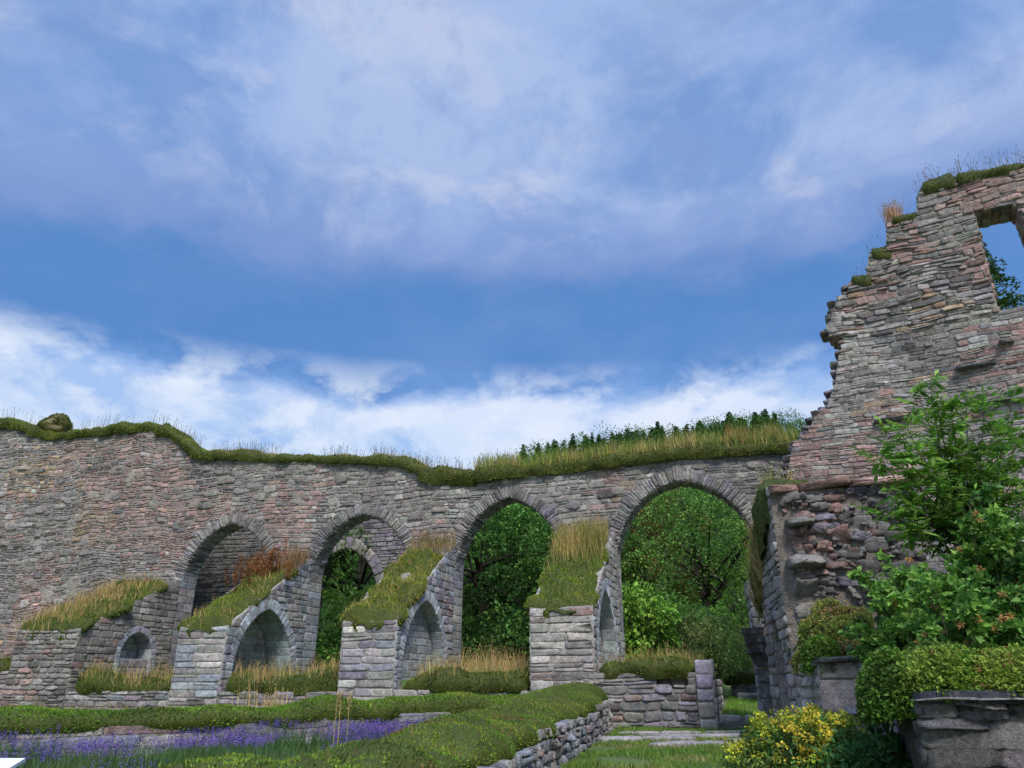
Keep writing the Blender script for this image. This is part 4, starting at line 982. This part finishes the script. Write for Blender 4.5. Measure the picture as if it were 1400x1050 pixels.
for uu in (1.32, 1.85, 2.3): stones(g, lambda u, v, w: A(u, .245 + w, v), [uu], [uu + .46], [-.45], [.06], [.05], np.array([LIGHT]) * R.uniform(.8, 1.1), e=.2, gap=.006, jit=.04)
tag(build('threshold', g, M_STONE, origin=A(2, 0, -.2)), 'worn stone threshold step in the grassy gateway', 'step')
# second sill further in, and a short turfed wall
g = Geo(); W2 = Frame(A(0, .0, -6.0), A.U, A.N); zz = .55
prism(g, W2, [[(1.6, .2), (4.6, .2), (4.6, .62), (1.6, .6)]], 0, -.5, MORT)
for uu in np.arange(1.6, 4.5, .75): stones(g, lambda u, v, w: W2(u, .60 + w, v), [uu], [uu + .74], [-.5], [.04], [.05], np.array([LIGHT]) * R.uniform(.7, 1.), e=.2, gap=.006, jit=.04)
courses(g, W2, 1.6, 4.6, .3, .6, None, (.14, .16), (.4, .7), (.02, .04), P_BUT, gap=.008, wave=0)
tag(build('stone_sill', g, M_STONE, origin=W2(3, .4, 0)), 'pale stone sill across the lawn beyond the gateway', 'step')
g = Geo(); a0 = at_dist(1000, 945, 24.5); W3 = Frame(a0[:2], (.96, -.28), (-.28, -.96))
prism(g, W3, [[(0, .3), (2.2, .3), (2.2, 1.15), (0, 1.02)]], 0, -.7, MORT); courses(g, W3, 0, 2.2, .4, 1.08, None, (.12, .2), (.25, .6), (.02, .05), P_BUT, gap=.01, wave=.01)
tag(build('low_wall', g, M_STONE, origin=W3(1, .4, 0)), 'short grey wall with grass top seen through the gateway on the lawn', 'low wall', LG)
sod('turf', 'grass mound on the short wall seen through the gateway', W3(np.linspace(-.2, 2.2, 8), np.linspace(1.0, 1.2, 8), -.35), W3.N, .5, .28, .1, 500, .06, [((.06, .12, .02), 1.), ((.09, .13, .03), 1.)], [(120, .25, .014, GRN, .35, 0, .1)], lump=.1)
# paving slabs before the gateway
slabs = [(2.35, 14.6, 1.9, .42, .22), (3.5, 15.3, 2.0, .4, .15), (3.1, 13.4, 1.8, .34, .2), (4.3, 14.2, 1.4, .4, .1), (2.9, 16.1, 1.7, .3, .12), (4.6, 16.3, 1.3, .35, .1), (4.0, 12.7, 1.1, .3, .15)]
labs = ['longest pale paving slab left of the grassy path', 'pale paving slab in the middle of the path before the gateway', 'cracked long paving slab nearest the garden bed corner', 'short paving slab right of the path centre', 'narrow paving slab close to the foot of the low wall', 'paving slab just before the gateway step', 'smallest and nearest paving slab, beside the yellow shrub']
for (x, y, l, w, r), lb in zip(slabs, labs):
    g = Geo(); T = lambda u, v, ww: np.stack(np.broadcast_arrays(x + np.asarray(u) * .985 - np.asarray(v) * .17, y + np.asarray(u) * .1 + np.asarray(v) * .98, .01 + np.asarray(ww)), -1)
    k = 2 if l > 1.5 else 1
    for j in range(k):
        stones(g, T, [-l / 2 + j * l / k], [-l / 2 + (j + 1) * l / k], [-w / 2], [w / 2], [.055], np.array([(.36, .33, .34)]) * R.uniform(.8, 1.1), e=.3, jit=.09, gap=.012, tilt=.1, K=16)
    tag(build('paving_slab', g, M_SLAB, origin=(x, y, 0)), lb, 'paving slab', 'paving slabs before the gateway')

# ================================================================== GARDEN BED
FA, FB = np.array([-1.0, 3.1]), np.array([2.08, 17.2]); fd = (FB - FA) / np.linalg.norm(FB - FA); fn = np.array([fd[1], -fd[0]])   # outer face looks right
FW = Frame(FA, fd, fn); FL = np.linalg.norm(FB - FA)
e = empty('bed_wall', (.6, 10.4, 0), 'low wall of purplish blocks under a thick green hedge-like stonecrop roll, running towards the viewer', 'low wall')
def wtop(t): return .36 + .2 * np.clip((t - 4) / 10, 0, 1)
g = Geo(); prism(g, FW, [[(0, -.2), (FL, -.2), (FL, wtop(FL) - .07), (4, .27), (0, .27)]], 0, -.85, MORT)
P_BED0 = 0; P_BED = [(PURP, 1.2), (BLUE, .7), (LIGHT, .7), (GREY, .8), (PINK, .2)]
courses(g, FW, 0, FL, -.02, .6, lambda u, v: v < wtop(u) + .02, (.08, .14), (.11, .27), (.03, .065), P_BED, gap=.006, wave=.015, split=.15, e=(.3, .55), jit=.10, tilt=.4)
# rounded end
EN = Frame(FW(FL, 0, 0)[:2], -fn, fd); prism(g, EN, [[(0, -.2), (1.35, -.2), (1.35, .46), (0, .46)]], .02, -.2, MORT)
courses(g, EN, 0, 1.35, 0, .48, None, (.15, .22), (.2, .42), (.04, .09), P_BED, gap=.008, wave=0, e=(.35, .6))
build('masonry', g, M_STONE, e)
t = np.linspace(.0, FL - .05, 44)
HED = [((.11, .20, .025), 1.2), ((.16, .25, .03), 1.), ((.22, .25, .045), .6), ((.22, .14, .045), .3), ((.07, .12, .02), .6)]
sod('sedum_roll', 'broad green stonecrop roll on the front bed wall', FW(t, wtop(t) + .0, -np.interp(t, [0, 4, 9, 14.4], [.46, .56, .70, .74])), fn, np.interp(t, [0, 4, 9, 14.4], [.42, .52, .66, .72]), np.interp(t, [0, 6, 14.4], [.2, .21, .28]), .06, 5200, .024, HED, [(80, .11, .009, [((.15, .10, .03), 1.), ((.10, .14, .03), 1.)], .4, 0, .35)], cat='stonecrop', lump=.09, taper=.5, m=21, res=.12, kind='thing')
GA, GB = np.array([-9.5, 8.4]), np.array([1.75, 17.25]); gd = (GB - GA) / np.linalg.norm(GB - GA); gn = np.array([gd[1], -gd[0]])
GW = Frame(GA, gd, gn); GL = np.linalg.norm(GB - GA)
g = Geo(); prism(g, GW, [[(0, -.2), (GL, -.2), (GL, .46), (0, .34)]], 0, -.8, MORT)
courses(g, GW, 0, GL, -.1, .46, lambda u, v: v < .35 + .01 * u, (.10, .15), (.5, 1.5), (.006, .02), [(LIGHT, 1.6), (BLUE, .8), (PINK, .7), (GREY, .6), (PURP, .5)], gap=.005, wave=0, split=0, e=(.1, .2), jit=.025)
tag(build('bed_wall', g, M_STONE, origin=GW(GL / 2, 0, -.4)), 'low wall of pale flat blocks behind the lavender', 'low wall')
t = np.linspace(.2, GL - .1, 50)
sod('sedum_roll', 'dark-edged green stonecrop roll behind the lavender', GW(t, .37 + .008 * t, -.42), gn, .46, np.interp(t, [0, 14], [.2, .24]), .07, 2400, .04, [((.10, .20, .022), 1.2), ((.14, .25, .028), 1.), ((.06, .10, .016), .7), ((.19, .25, .04), .5)], [(70, .12, .010, [((.10, .14, .03), 1.)], .4, 0, .35)], cat='stonecrop', lump=.035, taper=.4, m=17, res=.14, kind='thing')
# lavender
def in_bed(P, m=.15):
    a = (P[:, 0] - FA[0]) * fn[0] + (P[:, 1] - FA[1]) * fn[1]; b = (P[:, 0] - GA[0]) * gn[0] + (P[:, 1] - GA[1]) * gn[1]
    tt = (P[:, 0] - FA[0]) * fd[0] + (P[:, 1] - FA[1]) * fd[1]; wd = np.interp(tt, [0, 4, 9, 14], [.9, 1.1, 1.35, 1.4])
    return (a < -wd - m) & (b > m + (.5 if m > .1 else 0)) & ((a > -wd - .45) if m < .1 else True)
g = Geo(); n = 32000
P = np.stack([R.uniform(-8, .8, n), R.uniform(4.6, 14.6, n), np.zeros(n)], 1); P = P[in_bed(P)]
P = P[(vn(P, .9, 31) > .33)]
n = len(P); L = .38 * (.6 + .75 * vn(P, .7, 40)); hue = pal([((.06, .13, .05), 1.), ((.09, .15, .06), 1.), ((.05, .12, .025), .9)], P, .8, 2)
d = R.normal(0, .22, (n, 3)); d[:, 2] = 1; d = unit(d); az = R.uniform(0, 6.28, n); B = np.stack([np.cos(az), np.sin(az), 0 * az], 1)
tris(g, P, d, B, L * .95, .016, hue)
tris(g, P + R.normal(0, .05, (n, 3)) * [1, 1, 0], unit(d + R.normal(0, .35, (n, 3))), B, L * .6, .03, hue * .9)
fl = (R.random(n) < .5) & (vn(P, 1.3, 77) > .40); Q = P[fl] + d[fl] * (L[fl] * .8)[:, None]; dq = d[fl]; vio = pal([((.12, .075, .38), 1.2), ((.20, .13, .44), 1.), ((.09, .06, .30), .8), ((.24, .13, .36), .4)], Q, .8, 12)
for j in range(9):
    az = R.uniform(0, 6.28, len(Q)); B = np.stack([np.cos(az), np.sin(az), R.normal(0, .3, len(Q))], 1)
    leaves(g, Q + dq * (.011 * j) + B * .004, unit(dq * .5 + B), .02, .011, vio * R.uniform(.8, 1.2, (len(Q), 1)))
tag(build('lavender', g, M_LEAF, origin=(-3, 10, 0)), 'purple flowering lavender filling the bed at the lower left', 'lavender', None, 'stuff')
# low orange-red flowers and green cover at the front of the bed
g = Geo(); n = 9000; P = np.stack([R.uniform(-5, .3, n), R.uniform(4.0, 9.5, n), np.zeros(n)], 1); P = P[in_bed(P, .02)]; P = P[vn(P, .5, 3) > .45]
blades(g, P, .16, .008, pal([((.08, .14, .03), 1.), ((.14, .15, .04), 1.)], P), .35); k = R.random(len(P)) < .45; Q = P[k] + [0, 0, .16] * R.uniform(.7, 1.1, (k.sum(), 1))
leaves(g, np.repeat(Q, 3, 0), rnd(3 * len(Q), .5), .035, .022, pal([((.42, .13, .03), 1.), ((.28, .08, .03), .8), ((.5, .24, .06), .5)], np.repeat(Q, 3, 0), .4, 6))
tag(build('flower_cover', g, M_LEAF, origin=(-1.5, 7, 0)), 'low rusty orange flowers in front of the lavender', 'flowers', None, 'stuff')
# single flowers in the bed
def flower(label, px, py, d, cp, cc, r=.06, h=.35, cat='flower', np_=11):
    p = at_dist(px, py, d); e = empty('daisy' if np_ > 6 else 'yellow_flower', p - [0, 0, h], label, cat)
    g = Geo(); tube(g, [p - [0, 0, h], p - [.01, 0, h / 2], p], .006, .004, (.06, .10, .03), 5); build('stem', g, M_LEAF, e)
    g = Geo(); a = np.arange(np_) * 2 * np.pi / np_; D = np.stack([np.cos(a), np.sin(a) * .6 - .35, np.sin(a) * .8 + .25], 1); leaves(g, np.repeat(p[None], np_, 0), D, r, r * .5, np.array(cp), .05, up=np.repeat([[0, -.8, .5]], np_, 0)); build('petals', g, M_LEAF, e)
    g = Geo(); v = rnd(40); leaves(g, p + [0, -.012, .004] + v * .008, v, .012, .012, np.array(cc)); build('flower_centre', g, M_LEAF, e)
flower('white daisy higher of the pair above the stonecrop roll', 707, 957, 14.2, (.75, .75, .72), (.6, .4, .05))
flower('white daisy lower of the pair, close over the stonecrop roll', 703, 966, 13.6, (.75, .75, .72), (.6, .4, .05))
flower('small white daisy furthest right, near the end of the stonecrop roll', 727, 955, 14.6, (.7, .7, .68), (.6, .4, .05), .045)
flower('single pale yellow flower at the right end of the lavender', 615, 982, 12.0, (.65, .55, .15), (.5, .35, .05), .06, .3, np_=6)
# tall pale stalks in the bed
g = Geo()
for px, d in ((458, 9.2), (470, 9.6), (452, 9.4)):
    p = at_dist(px, 1035, d); p[2] = 0; t = p + [R.normal(.05, .05), 0, .85]
    tube(g, [p, p + [.02, 0, .4], t], .008, .003, (.42, .32, .16), 4); q = np.repeat(t[None], 30, 0) - np.stack([0 * np.arange(30), 0 * np.arange(30), R.uniform(0, .2, 30)], 1); leaves(g, q, rnd(30, .8), .05, .014, np.array((.40, .30, .14)))
tag(build('dry_stalk', g, M_GRASS, origin=at_dist(458, 1035, 9.2) * [1, 1, 0]), 'cluster of tall bleached grass stalks rising from the lavender', 'grass')
# information board in the corner
sp = at_dist(14, 1036, 5.0); e = empty('info_board', (sp[0] - .1, 4.9, 0), 'white slanted information board at the bottom left corner', 'sign')
IB = lambda u, v, w: np.stack(np.broadcast_arrays(sp[0] - .55 + np.asarray(u) + .0 * np.asarray(v), sp[1] - .06 - .30 + np.asarray(v) * .9 - np.asarray(w) * .45, sp[2] - .13 + np.asarray(v) * .42 + np.asarray(w) * .9 + .0 * np.asarray(u)), -1)
g = Geo(); prism(g, IB, [[(-.2, 0), (.60, 0), (.685, .32), (-.2, .32)]], .0, -.02, (.75, .78, .8)); build('panel', g, plain('board_white', (.74, .77, .78), .35), e)
g = Geo()
for v in np.arange(.06, .28, .035): prism(g, IB, [[(-.1, v), (.3 + .25 * R.random(), v), (.3 + .25 * R.random(), v + .008), (-.1, v + .008)]], .004, .001, (.25, .3, .36))
build('text_lines', g, plain('board_ink', (.28, .33, .4)), e)
g = Geo()
for xx in (-.1, .4): tube(g, [IB(xx, .16, -.02) * [1, 1, 0], IB(xx, .16, -.02)], .025, .025, (.1, .1, .1), 8)
build('post', g, plain('board_post', (.08, .08, .08)), e)
# lawn blades
n = 60000; u = R.uniform(-3, 4.2, n); w = R.uniform(.05, 10.5, n); P = A(u, 0 * u, w); 
out = ((P[:, 0] - FA[0]) * fn[0] + (P[:, 1] - FA[1]) * fn[1] > .1) & (P[:, 0] < lx(P[:, 1]) - .05); P = P[out]; P = P[vn(P, .7, 50) > .33]
for (x, y, l, ww, r) in slabs: P = P[~((np.abs(P[:, 0] - x) < l / 2) & (np.abs(P[:, 1] - y - (P[:, 0] - x) * .1) < ww / 2))]
g = Geo(); blades(g, P, .09 * (.5 + vn(P, .5, 60)), .011, pal([((.10, .19, .03), 1.2), ((.15, .23, .045), 1.), ((.2, .2, .07), .4)], P, .8), .45)
tag(build('grass', g, M_GRASS, origin=P.mean(0)), 'short lawn grass growing round the paving slabs', 'grass', None, 'stuff')
n = 26000; u = R.uniform(1.35, 6, n); w = R.uniform(-16, -.5, n); P = A(u, gz(u, w), w); P = P[vn(P, .7, 50) > .25]
g = Geo(); blades(g, P, .1, .014, pal([((.12, .25, .03), 1.2), ((.16, .28, .045), 1.)], P, .8), .45)
tag(build('grass', g, M_GRASS, origin=P.mean(0)), 'bright mown lawn beyond the gateway step', 'grass', None, 'stuff')

# ================================================================== TREES AND SHRUBS beyond the arches
def gp(px, d): x = (px - 700) / 1089 * d; rel = np.array([x, d, 0]) - A.O; return x, d, float(ground_z(np.array(rel @ A.U), np.array(rel @ A.N)))
TG = 'trees beyond the arches'
for px, d, h, rx, cols, lab, sd in ((655, 31, 9.6, 3.6, TREE_D, 'dark leafy tree filling the left half of the third arch', 1), (770, 33, 10.2, 3.8, TREE_D, 'dark leafy tree behind the dry grass slope, right half of the third arch', 2),
        (980, 34, 10.8, 4.2, TREE_L, 'full green lime tree in the middle of the rightmost arch', 3), (885, 37, 10.6, 3.6, TREE_B, 'brownish seeded tree at the left in the rightmost arch', 4),
        (1055, 40, 11.5, 4.2, TREE_D, 'dark tree at the right side of the rightmost arch', 5), (480, 33, 8.0, 4.0, TREE_L, 'green tree seen through the pale ringed inner arch', 6), (580, 38, 8.0, 4.0, TREE_D, 'dark tree mostly hidden behind the second buttress', 7), (715, 40, 11.5, 4.5, TREE_L, 'lighter tree behind the dark ones in the third arch', 9)):
    x, y, z = gp(px, d); h = min(h, 1 + d * math.tan(math.radians(15.7 if px > 400 else 15)) - z - .6); tree('leafy_tree', lab, x, y, z, h, rx, cols, 64, 420, .135, group=TG, seed=sd, base=.04)
SHL = [((.20, .38, .06), 1.), ((.13, .28, .045), .8), ((.27, .44, .09), .7)]
def shrub(name, lab, px, d, h, r, cols, ncl=26, nl=130, leaf=.14, grp='shrubs beyond the arches', seed=0, asp=.6):
    x, y, z = gp(px, d); e = empty(name, (x, y, z), lab, 'shrub', grp); C = []
    g = Geo()
    for k in range(ncl):
        v = rnd(1)[0]; C.append(np.array([x, y, z]) + [v[0] * r, v[1] * r, h * R.uniform(.12, .92)] * np.array([R.uniform(.4, 1)] * 2 + [1.]))
        tube(g, [[x + v[0] * .2, y + v[1] * .2, z - .1], C[-1]], .03, .01, (.07, .06, .04), 4)
    build('stem', g, M_BARK, e); g = Geo(); clump_leaves(g, np.array(C), r * .38, nl, leaf, cols, .8, .8, seed, -.05, asp); build('foliage', g, M_LEAF, e)
shrub('green_shrub', 'light green bush just right of the narrow-looking niche', 872, 24, 3.2, 1.2, SHL, 34, 150, .15, seed=1)
shrub('green_shrub', 'mid green bush beside the light green one in the rightmost arch', 925, 27, 2.8, 1.3, [((.10, .22, .04), 1.), ((.07, .16, .03), 1.)], 30, 140, .14, seed=2)
shrub('green_shrub', 'feathery grey green bush behind the straw grass of the rightmost arch', 965, 24, 2.2, 1.2, [((.16, .24, .08), 1.), ((.22, .25, .09), .7), ((.11, .19, .05), 1.)], 34, 160, .12, seed=3, asp=.25)
shrub('green_shrub', 'pale green bush by the dark pier beyond the lawn', 1030, 27, 2.3, 1.1, [((.17, .30, .07), 1.), ((.11, .22, .05), 1.)], 26, 150, .12, seed=4, asp=.3)
shrub('green_shrub', 'dark undergrowth low in the third arch', 700, 26, 2.2, 2.0, TREE_D, 30, 130, .16, seed=5)
shrub('green_shrub', 'shaded bush at the foot of the inner arch', 470, 29, 3.2, 1.6, TREE_L, 30, 130, .15, seed=6)
n = 2600; P = np.array([gp(px, d) for px, d in zip(R.uniform(900, 962, n), R.uniform(21, 25, n))]); P[:, 2] -= .02; P = P[vn(P, 1.0, 9) > .45]
g = Geo(); blades(g, P, .75, .015, pal([((.13, .17, .05), 1.), ((.30, .24, .10), .8), ((.08, .13, .03), 1.)], P, .8), .2, head=.3); tag(build('tall_grass', g, M_GRASS, origin=P.mean(0)), 'wild tall grass at the edge of the lawn beyond the gateway', 'grass', None, 'stuff')
# the tree behind the gable window
x, y = (1378 - 700) / 1089 * 25, 25
tree('leafy_tree', 'tree whose top shows in the hole of the gable window', x + .9, y, .3, 17.4, 2.9, [((.045, .11, .02), 1.), ((.03, .07, .015), 1.), ((.07, .13, .03), .5)], 130, 340, .14, base=.25, seed=8)

# ================================================================== HILL WITH FOREST
RID = np.array([(-900, 7.), (0, 9.), (400, 11.5), (560, 13.6), (640, 15.1), (690, 16.7), (740, 17.5), (800, 18.1), (900, 18.6), (1000, 19.2), (1060, 19.6), (1110, 19.8), (1300, 20.5), (2200, 18)])
def ridge_z(az_px, d): return 1 + d * np.tan(np.radians(np.interp(az_px, RID[:, 0], RID[:, 1]))) - 7.5
az = np.linspace(-900, 2200, 120); ds = np.array([55, 62, 70, 80, 92, 104, 114, 122, 130, 145, 180, 260])
Az, Ds = np.meshgrid(az, ds, indexing='ij'); X = (Az - 700) / 1089 * Ds
top = ridge_z(Az, 122); f = np.clip((Ds - 55) / 67, 0, 1); f = f * f * (3 - 2 * f) * (1 - .5 * np.clip((Ds - 130) / 130, 0, 1))
Z = -.5 + (top + .5) * f + 1.2 * (vn(np.stack([X, Ds, 0 * X], -1), 14, 2) - .5) * f
g = Geo(); surf_grid(g, np.stack([X, Ds, Z], -1), (.02, .045, .012)); tag(build('hill', g, M_GRASS, smooth=True), kind='structure')
g = Geo(); C = []
for k in range(1150):
    a = R.uniform(250, 1350); d = R.uniform(66, 122) if k < 900 else R.uniform(112, 124); a = a if k < 900 else R.uniform(600, 1150); x = (a - 700) / 1089 * d; ff = (d - 55) / 67; ff = ff * ff * (3 - 2 * ff); C.append((x, d, -.5 + (ridge_z(a, 122) + .5) * min(ff, 1) + (R.uniform(.5, 3.) if k < 900 else R.uniform(1.2, 5.0))))
clump_leaves(g, np.array(C), R.uniform(1.2, 2.4, len(C)), 150, .28, TREE_D, .9, 8, 3); tag(build('forest', g, M_LEAF, origin=np.mean(C, 0)), 'dark wood covering the hillside behind the ruins', 'forest', None, 'stuff')
def conifer_mesh():
    g = Geo(); tube(g, [[0, 0, -1], [0, 0, 5], [0, 0, 9.6]], .16, .03, (.06, .045, .035), 5)
    for k in range(26):
        z = 1.2 + 8.6 * k / 26; r = 2.0 * (1 - (z - 1.0) / 9.4) ** .85 + .12; n = 13
        a = R.uniform(0, 6.28, n); rr = r * R.uniform(.55, 1.15, n); D = np.stack([np.cos(a), np.sin(a), -.25 + 0 * a], 1)
        for sg in range(3):
            q = np.array([[0, 0, z]]) + D * (rr * sg * .22)[:, None]; leaves(g, q, unit(D + R.normal(0, .2, (n, 3))), rr * (.85 - .16 * sg), rr * .42, pal([((.075, .15, .06), 1.), ((.10, .19, .07), .8), ((.055, .12, .05), .6)], q, .8), .2, up=np.repeat([[0, 0, 1.]], n, 0))  # needle greens lightened to put distance haze into the colour
    return g
cons = [build('conifer', conifer_mesh(), M_LEAF) for _ in range(3)]
k = 0
for px in np.concatenate([np.linspace(690, 1114, 60) + R.normal(0, 6, 60), R.uniform(800, 1112, 34)]):
    o = cons[k] if k < 3 else cons[k % 3].copy()
    if k >= 3: COL.objects.link(o)
    d = R.uniform(116, 124); el = np.interp(px, RID[:, 0], RID[:, 1]); h = R.uniform(.42, .85)
    big = 1. if k < 60 else 1.05
    zt = 1 + d * math.tan(math.radians(el + R.normal(-.38, .22))); s = h * .95 * big
    o.location = ((px - 700) / 1089 * d, d, zt - 9.8 * s + R.uniform(-.6, .5)); o.rotation_euler = (0, 0, R.uniform(0, 6.28)); o.scale = (s * R.uniform(1.2, 1.9),) * 2 + (s,)
    tag(o, 'dark conifer on the wooded ridge above the long wall', 'conifer', 'conifers along the ridge'); k += 1

# ================================================================== CAMERA, SKY, SUN
cam = bpy.data.cameras.new('camera'); co = bpy.data.objects.new('camera', cam); COL.objects.link(co)
cam.sensor_width = 36; cam.lens = 36 * FPX / 1400; cam.clip_start = .1; cam.clip_end = 2000
co.location = EYE; co.rotation_euler = (math.pi / 2 + PITCH, 0, 0); SC.camera = co

SUN_EL, SUN_AZ = 48, 168          # azimuth clockwise from straight ahead (+y)
sun = bpy.data.lights.new('sun', 'SUN'); sun.energy = 1.5; sun.angle = math.radians(14); sun.color = (1., .95, .88)
so = bpy.data.objects.new('sun', sun); COL.objects.link(so)
sd = Vector((math.sin(math.radians(SUN_AZ)) * math.cos(math.radians(SUN_EL)), math.cos(math.radians(SUN_AZ)) * math.cos(math.radians(SUN_EL)), math.sin(math.radians(SUN_EL))))
so.rotation_euler = (-sd).to_track_quat('-Z', 'Y').to_euler(); so.location = (0, -10, 30)

w = bpy.data.worlds.new('World'); SC.world = w; w.use_nodes = True
nt = w.node_tree; nt.nodes.clear(); L = nt.links
out = N(nt, 'ShaderNodeOutputWorld'); bsky = N(nt, 'ShaderNodeBackground', Strength=.1); bcl = N(nt, 'ShaderNodeBackground', Strength=1.)
sky = N(nt, 'ShaderNodeTexSky', sky_type='NISHITA', sun_disc=False, sun_elevation=math.radians(SUN_EL), sun_rotation=math.radians(SUN_AZ))
L.new(sky.outputs[0], bsky.inputs[0])
tc = N(nt, 'ShaderNodeTexCoord'); sx = N(nt, 'ShaderNodeSeparateXYZ'); L.new(tc.outputs['Generated'], sx.inputs[0])
def mth(op, a, b=None, c=None):
    n = nt.nodes.new('ShaderNodeMath'); n.operation = op
    for i, v in enumerate((a, b, c)):
        if v is None: continue
        if isinstance(v, (int, float)): n.inputs[i].default_value = v
        else: L.new(v, n.inputs[i])
    return n.outputs[0]
X, Y, Z = sx.outputs
den = mth('ADD', mth('MAXIMUM', Z, 0.), .34)
cv = N(nt, 'ShaderNodeCombineXYZ'); L.new(mth('DIVIDE', X, den), cv.inputs[0]); L.new(mth('DIVIDE', Y, den), cv.inputs[1])
def cn(scale, det=6, rough=.55, loc=(0, 0, 0), stretch=(1, 1, 1), dist=0.):
    mp = N(nt, 'ShaderNodeMapping'); mp.inputs['Location'].default_value = loc; mp.inputs['Scale'].default_value = stretch
    L.new(cv.outputs[0], mp.inputs[0]); n = N(nt, 'ShaderNodeTexNoise', Scale=scale, Detail=det, Roughness=rough, Distortion=dist); L.new(mp.outputs[0], n.inputs[0]); return n.outputs[0]
dv = N(nt, 'ShaderNodeCombineXYZ'); L.new(X, dv.inputs[0]); L.new(Y, dv.inputs[1]); L.new(mth('MULTIPLY', Z, 1.7), dv.inputs[2])
def dn_(scale, det=9, rough=.6, loc=(0, 0, 0), dist=.0):
    mp = N(nt, 'ShaderNodeMapping'); mp.inputs['Location'].default_value = loc
    L.new(dv.outputs[0], mp.inputs[0]); n = N(nt, 'ShaderNodeTexNoise', Scale=scale, Detail=det, Roughness=rough, Distortion=dist); L.new(mp.outputs[0], n.inputs[0]); return n.outputs[0]
nA = dn_(1.6, 3, .5, (3.1, 1.7, 0)); nB = dn_(5.5, 9, .58, (1.2, 5.1, 0), .3); nC = cn(2.0, 8, .58, (8.3, 2.2, 0), (1, 1.3, 1), .4); nD = dn_(6.5, 9, .6, (2.7, 6.6, 0), .3)
# height above the horizon, disturbed by the cloud noise, picks the layer
hz = mth('ADD', mth('ADD', Z, .055), mth('ADD', mth('MULTIPLY', mth('SUBTRACT', nA, .5), .05), mth('ADD', mth('MULTIPLY', mth('SUBTRACT', nB, .5), .125), mth('MULTIPLY', mth('SUBTRACT', dn_(14., 8, .6, (2.2, 7.1, 0)), .5), .05))))
def s2l(r, g_, b): f_ = lambda v: ((v / 255 + .055) / 1.055) ** 2.4 if v > 10 else v / 255 / 12.92; return (f_(r), f_(g_), f_(b))
layer = ramp(nt, hz, [(.0, s2l(205, 222, 246)), (.28, s2l(196, 218, 250)), (.33, s2l(206, 224, 252)), (.382, s2l(218, 230, 253)), (.400, s2l(170, 196, 240)), (.42, s2l(110, 154, 216)), (.445, s2l(94, 142, 207)), (.53, s2l(92, 139, 203)), (.552, s2l(104, 144, 206)), (.575, s2l(124, 154, 210)), (.62, s2l(136, 164, 218)), (.68, s2l(148, 176, 226)), (.80, s2l(158, 184, 230)), (1., s2l(180, 200, 240))])
low = ramp(nt, Z, [(.35, g3(1)), (.40, g3(0))]); upp = ramp(nt, Z, [(.50, g3(0)), (.58, g3(1))])
def over(layer, mask, n, lo, hi_, f, col): return mixc(nt, 'MIX', mth('MULTIPLY', mask, ramp(nt, n, [(lo, g3(0)), (hi_, g3(f))])), layer, s2l(*col) + (1,))
layer = over(layer, low, nD, .50, .64, .7, (140, 182, 238))
layer = over(layer, low, dn_(8., 9, .6, (5.5, 1.6, 0), .2), .47, .60, .85, (228, 238, 254))
layer = over(layer, upp, nC, .49, .59, .6, (182, 200, 236))
layer = over(layer, upp, cn(5.0, 9, .62, (6.1, 2.3, 0), dist=.3),   .525, .615, .55, (198, 206, 234))
layer = over(layer, upp, cn(3.6, 9, .6, (1.1, 3.3, 0), dist=.4), .49, .64, .8, (112, 152, 212))
layer = over(layer, upp, cn(7.5, 9, .62, (9.1, 4.3, 0), dist=.3), .51, .65, .5, (126, 156, 210))
bnd = mth('MULTIPLY', ramp(nt, hz, [(.41, g3(0)), (.45, g3(1))]), ramp(nt, hz, [(.53, g3(1)), (.57, g3(0))]))
layer = over(layer, bnd, dn_(5., 9, .6, (3.3, 8.2, 0), .3), .50, .70, .4, (118, 154, 212))
layer = over(layer, bnd, dn_(3.5, 9, .6, (6.3, 1.2, 0), .3), .46, .66, .35, (78, 126, 194))
gap = ramp(nt, cn(1.1, 6, .55, (4.4, 9.3, 0), dist=.3), [(.56, g3(0)), (.74, g3(.6))])
EXPO = 1.15; K = 2 ** -EXPO
# an overcast sky is brightest overhead; boosted here, out of view, as added fill
zen = mixc(nt, 'MULTIPLY', 1., layer, ramp(nt, Z, [(.78, g3(K)), (.95, g3(K * 3.))]))
L.new(zen, bcl.inputs[0]); bsky.inputs[1].default_value = .1 * K
mx = N(nt, 'ShaderNodeMixShader'); 
hi = ramp(nt, Z, [(.55, g3(0)), (.66, g3(1))])
L.new(mth('MULTIPLY', gap, hi), mx.inputs[0]); L.new(bcl.outputs[0], mx.inputs[1]); L.new(bsky.outputs[0], mx.inputs[2]); L.new(mx.outputs[0], out.inputs[0])
SC.view_settings.view_transform = 'Standard'; SC.view_settings.look = 'None'; SC.view_settings.exposure = EXPO; SC.view_settings.gamma = 1; SC.view_settings.use_curve_mapping = False
SC.render.engine = 'CYCLES'; SC.cycles.max_bounces = 6; SC.cycles.diffuse_bounces = 4; SC.cycles.use_denoising = True
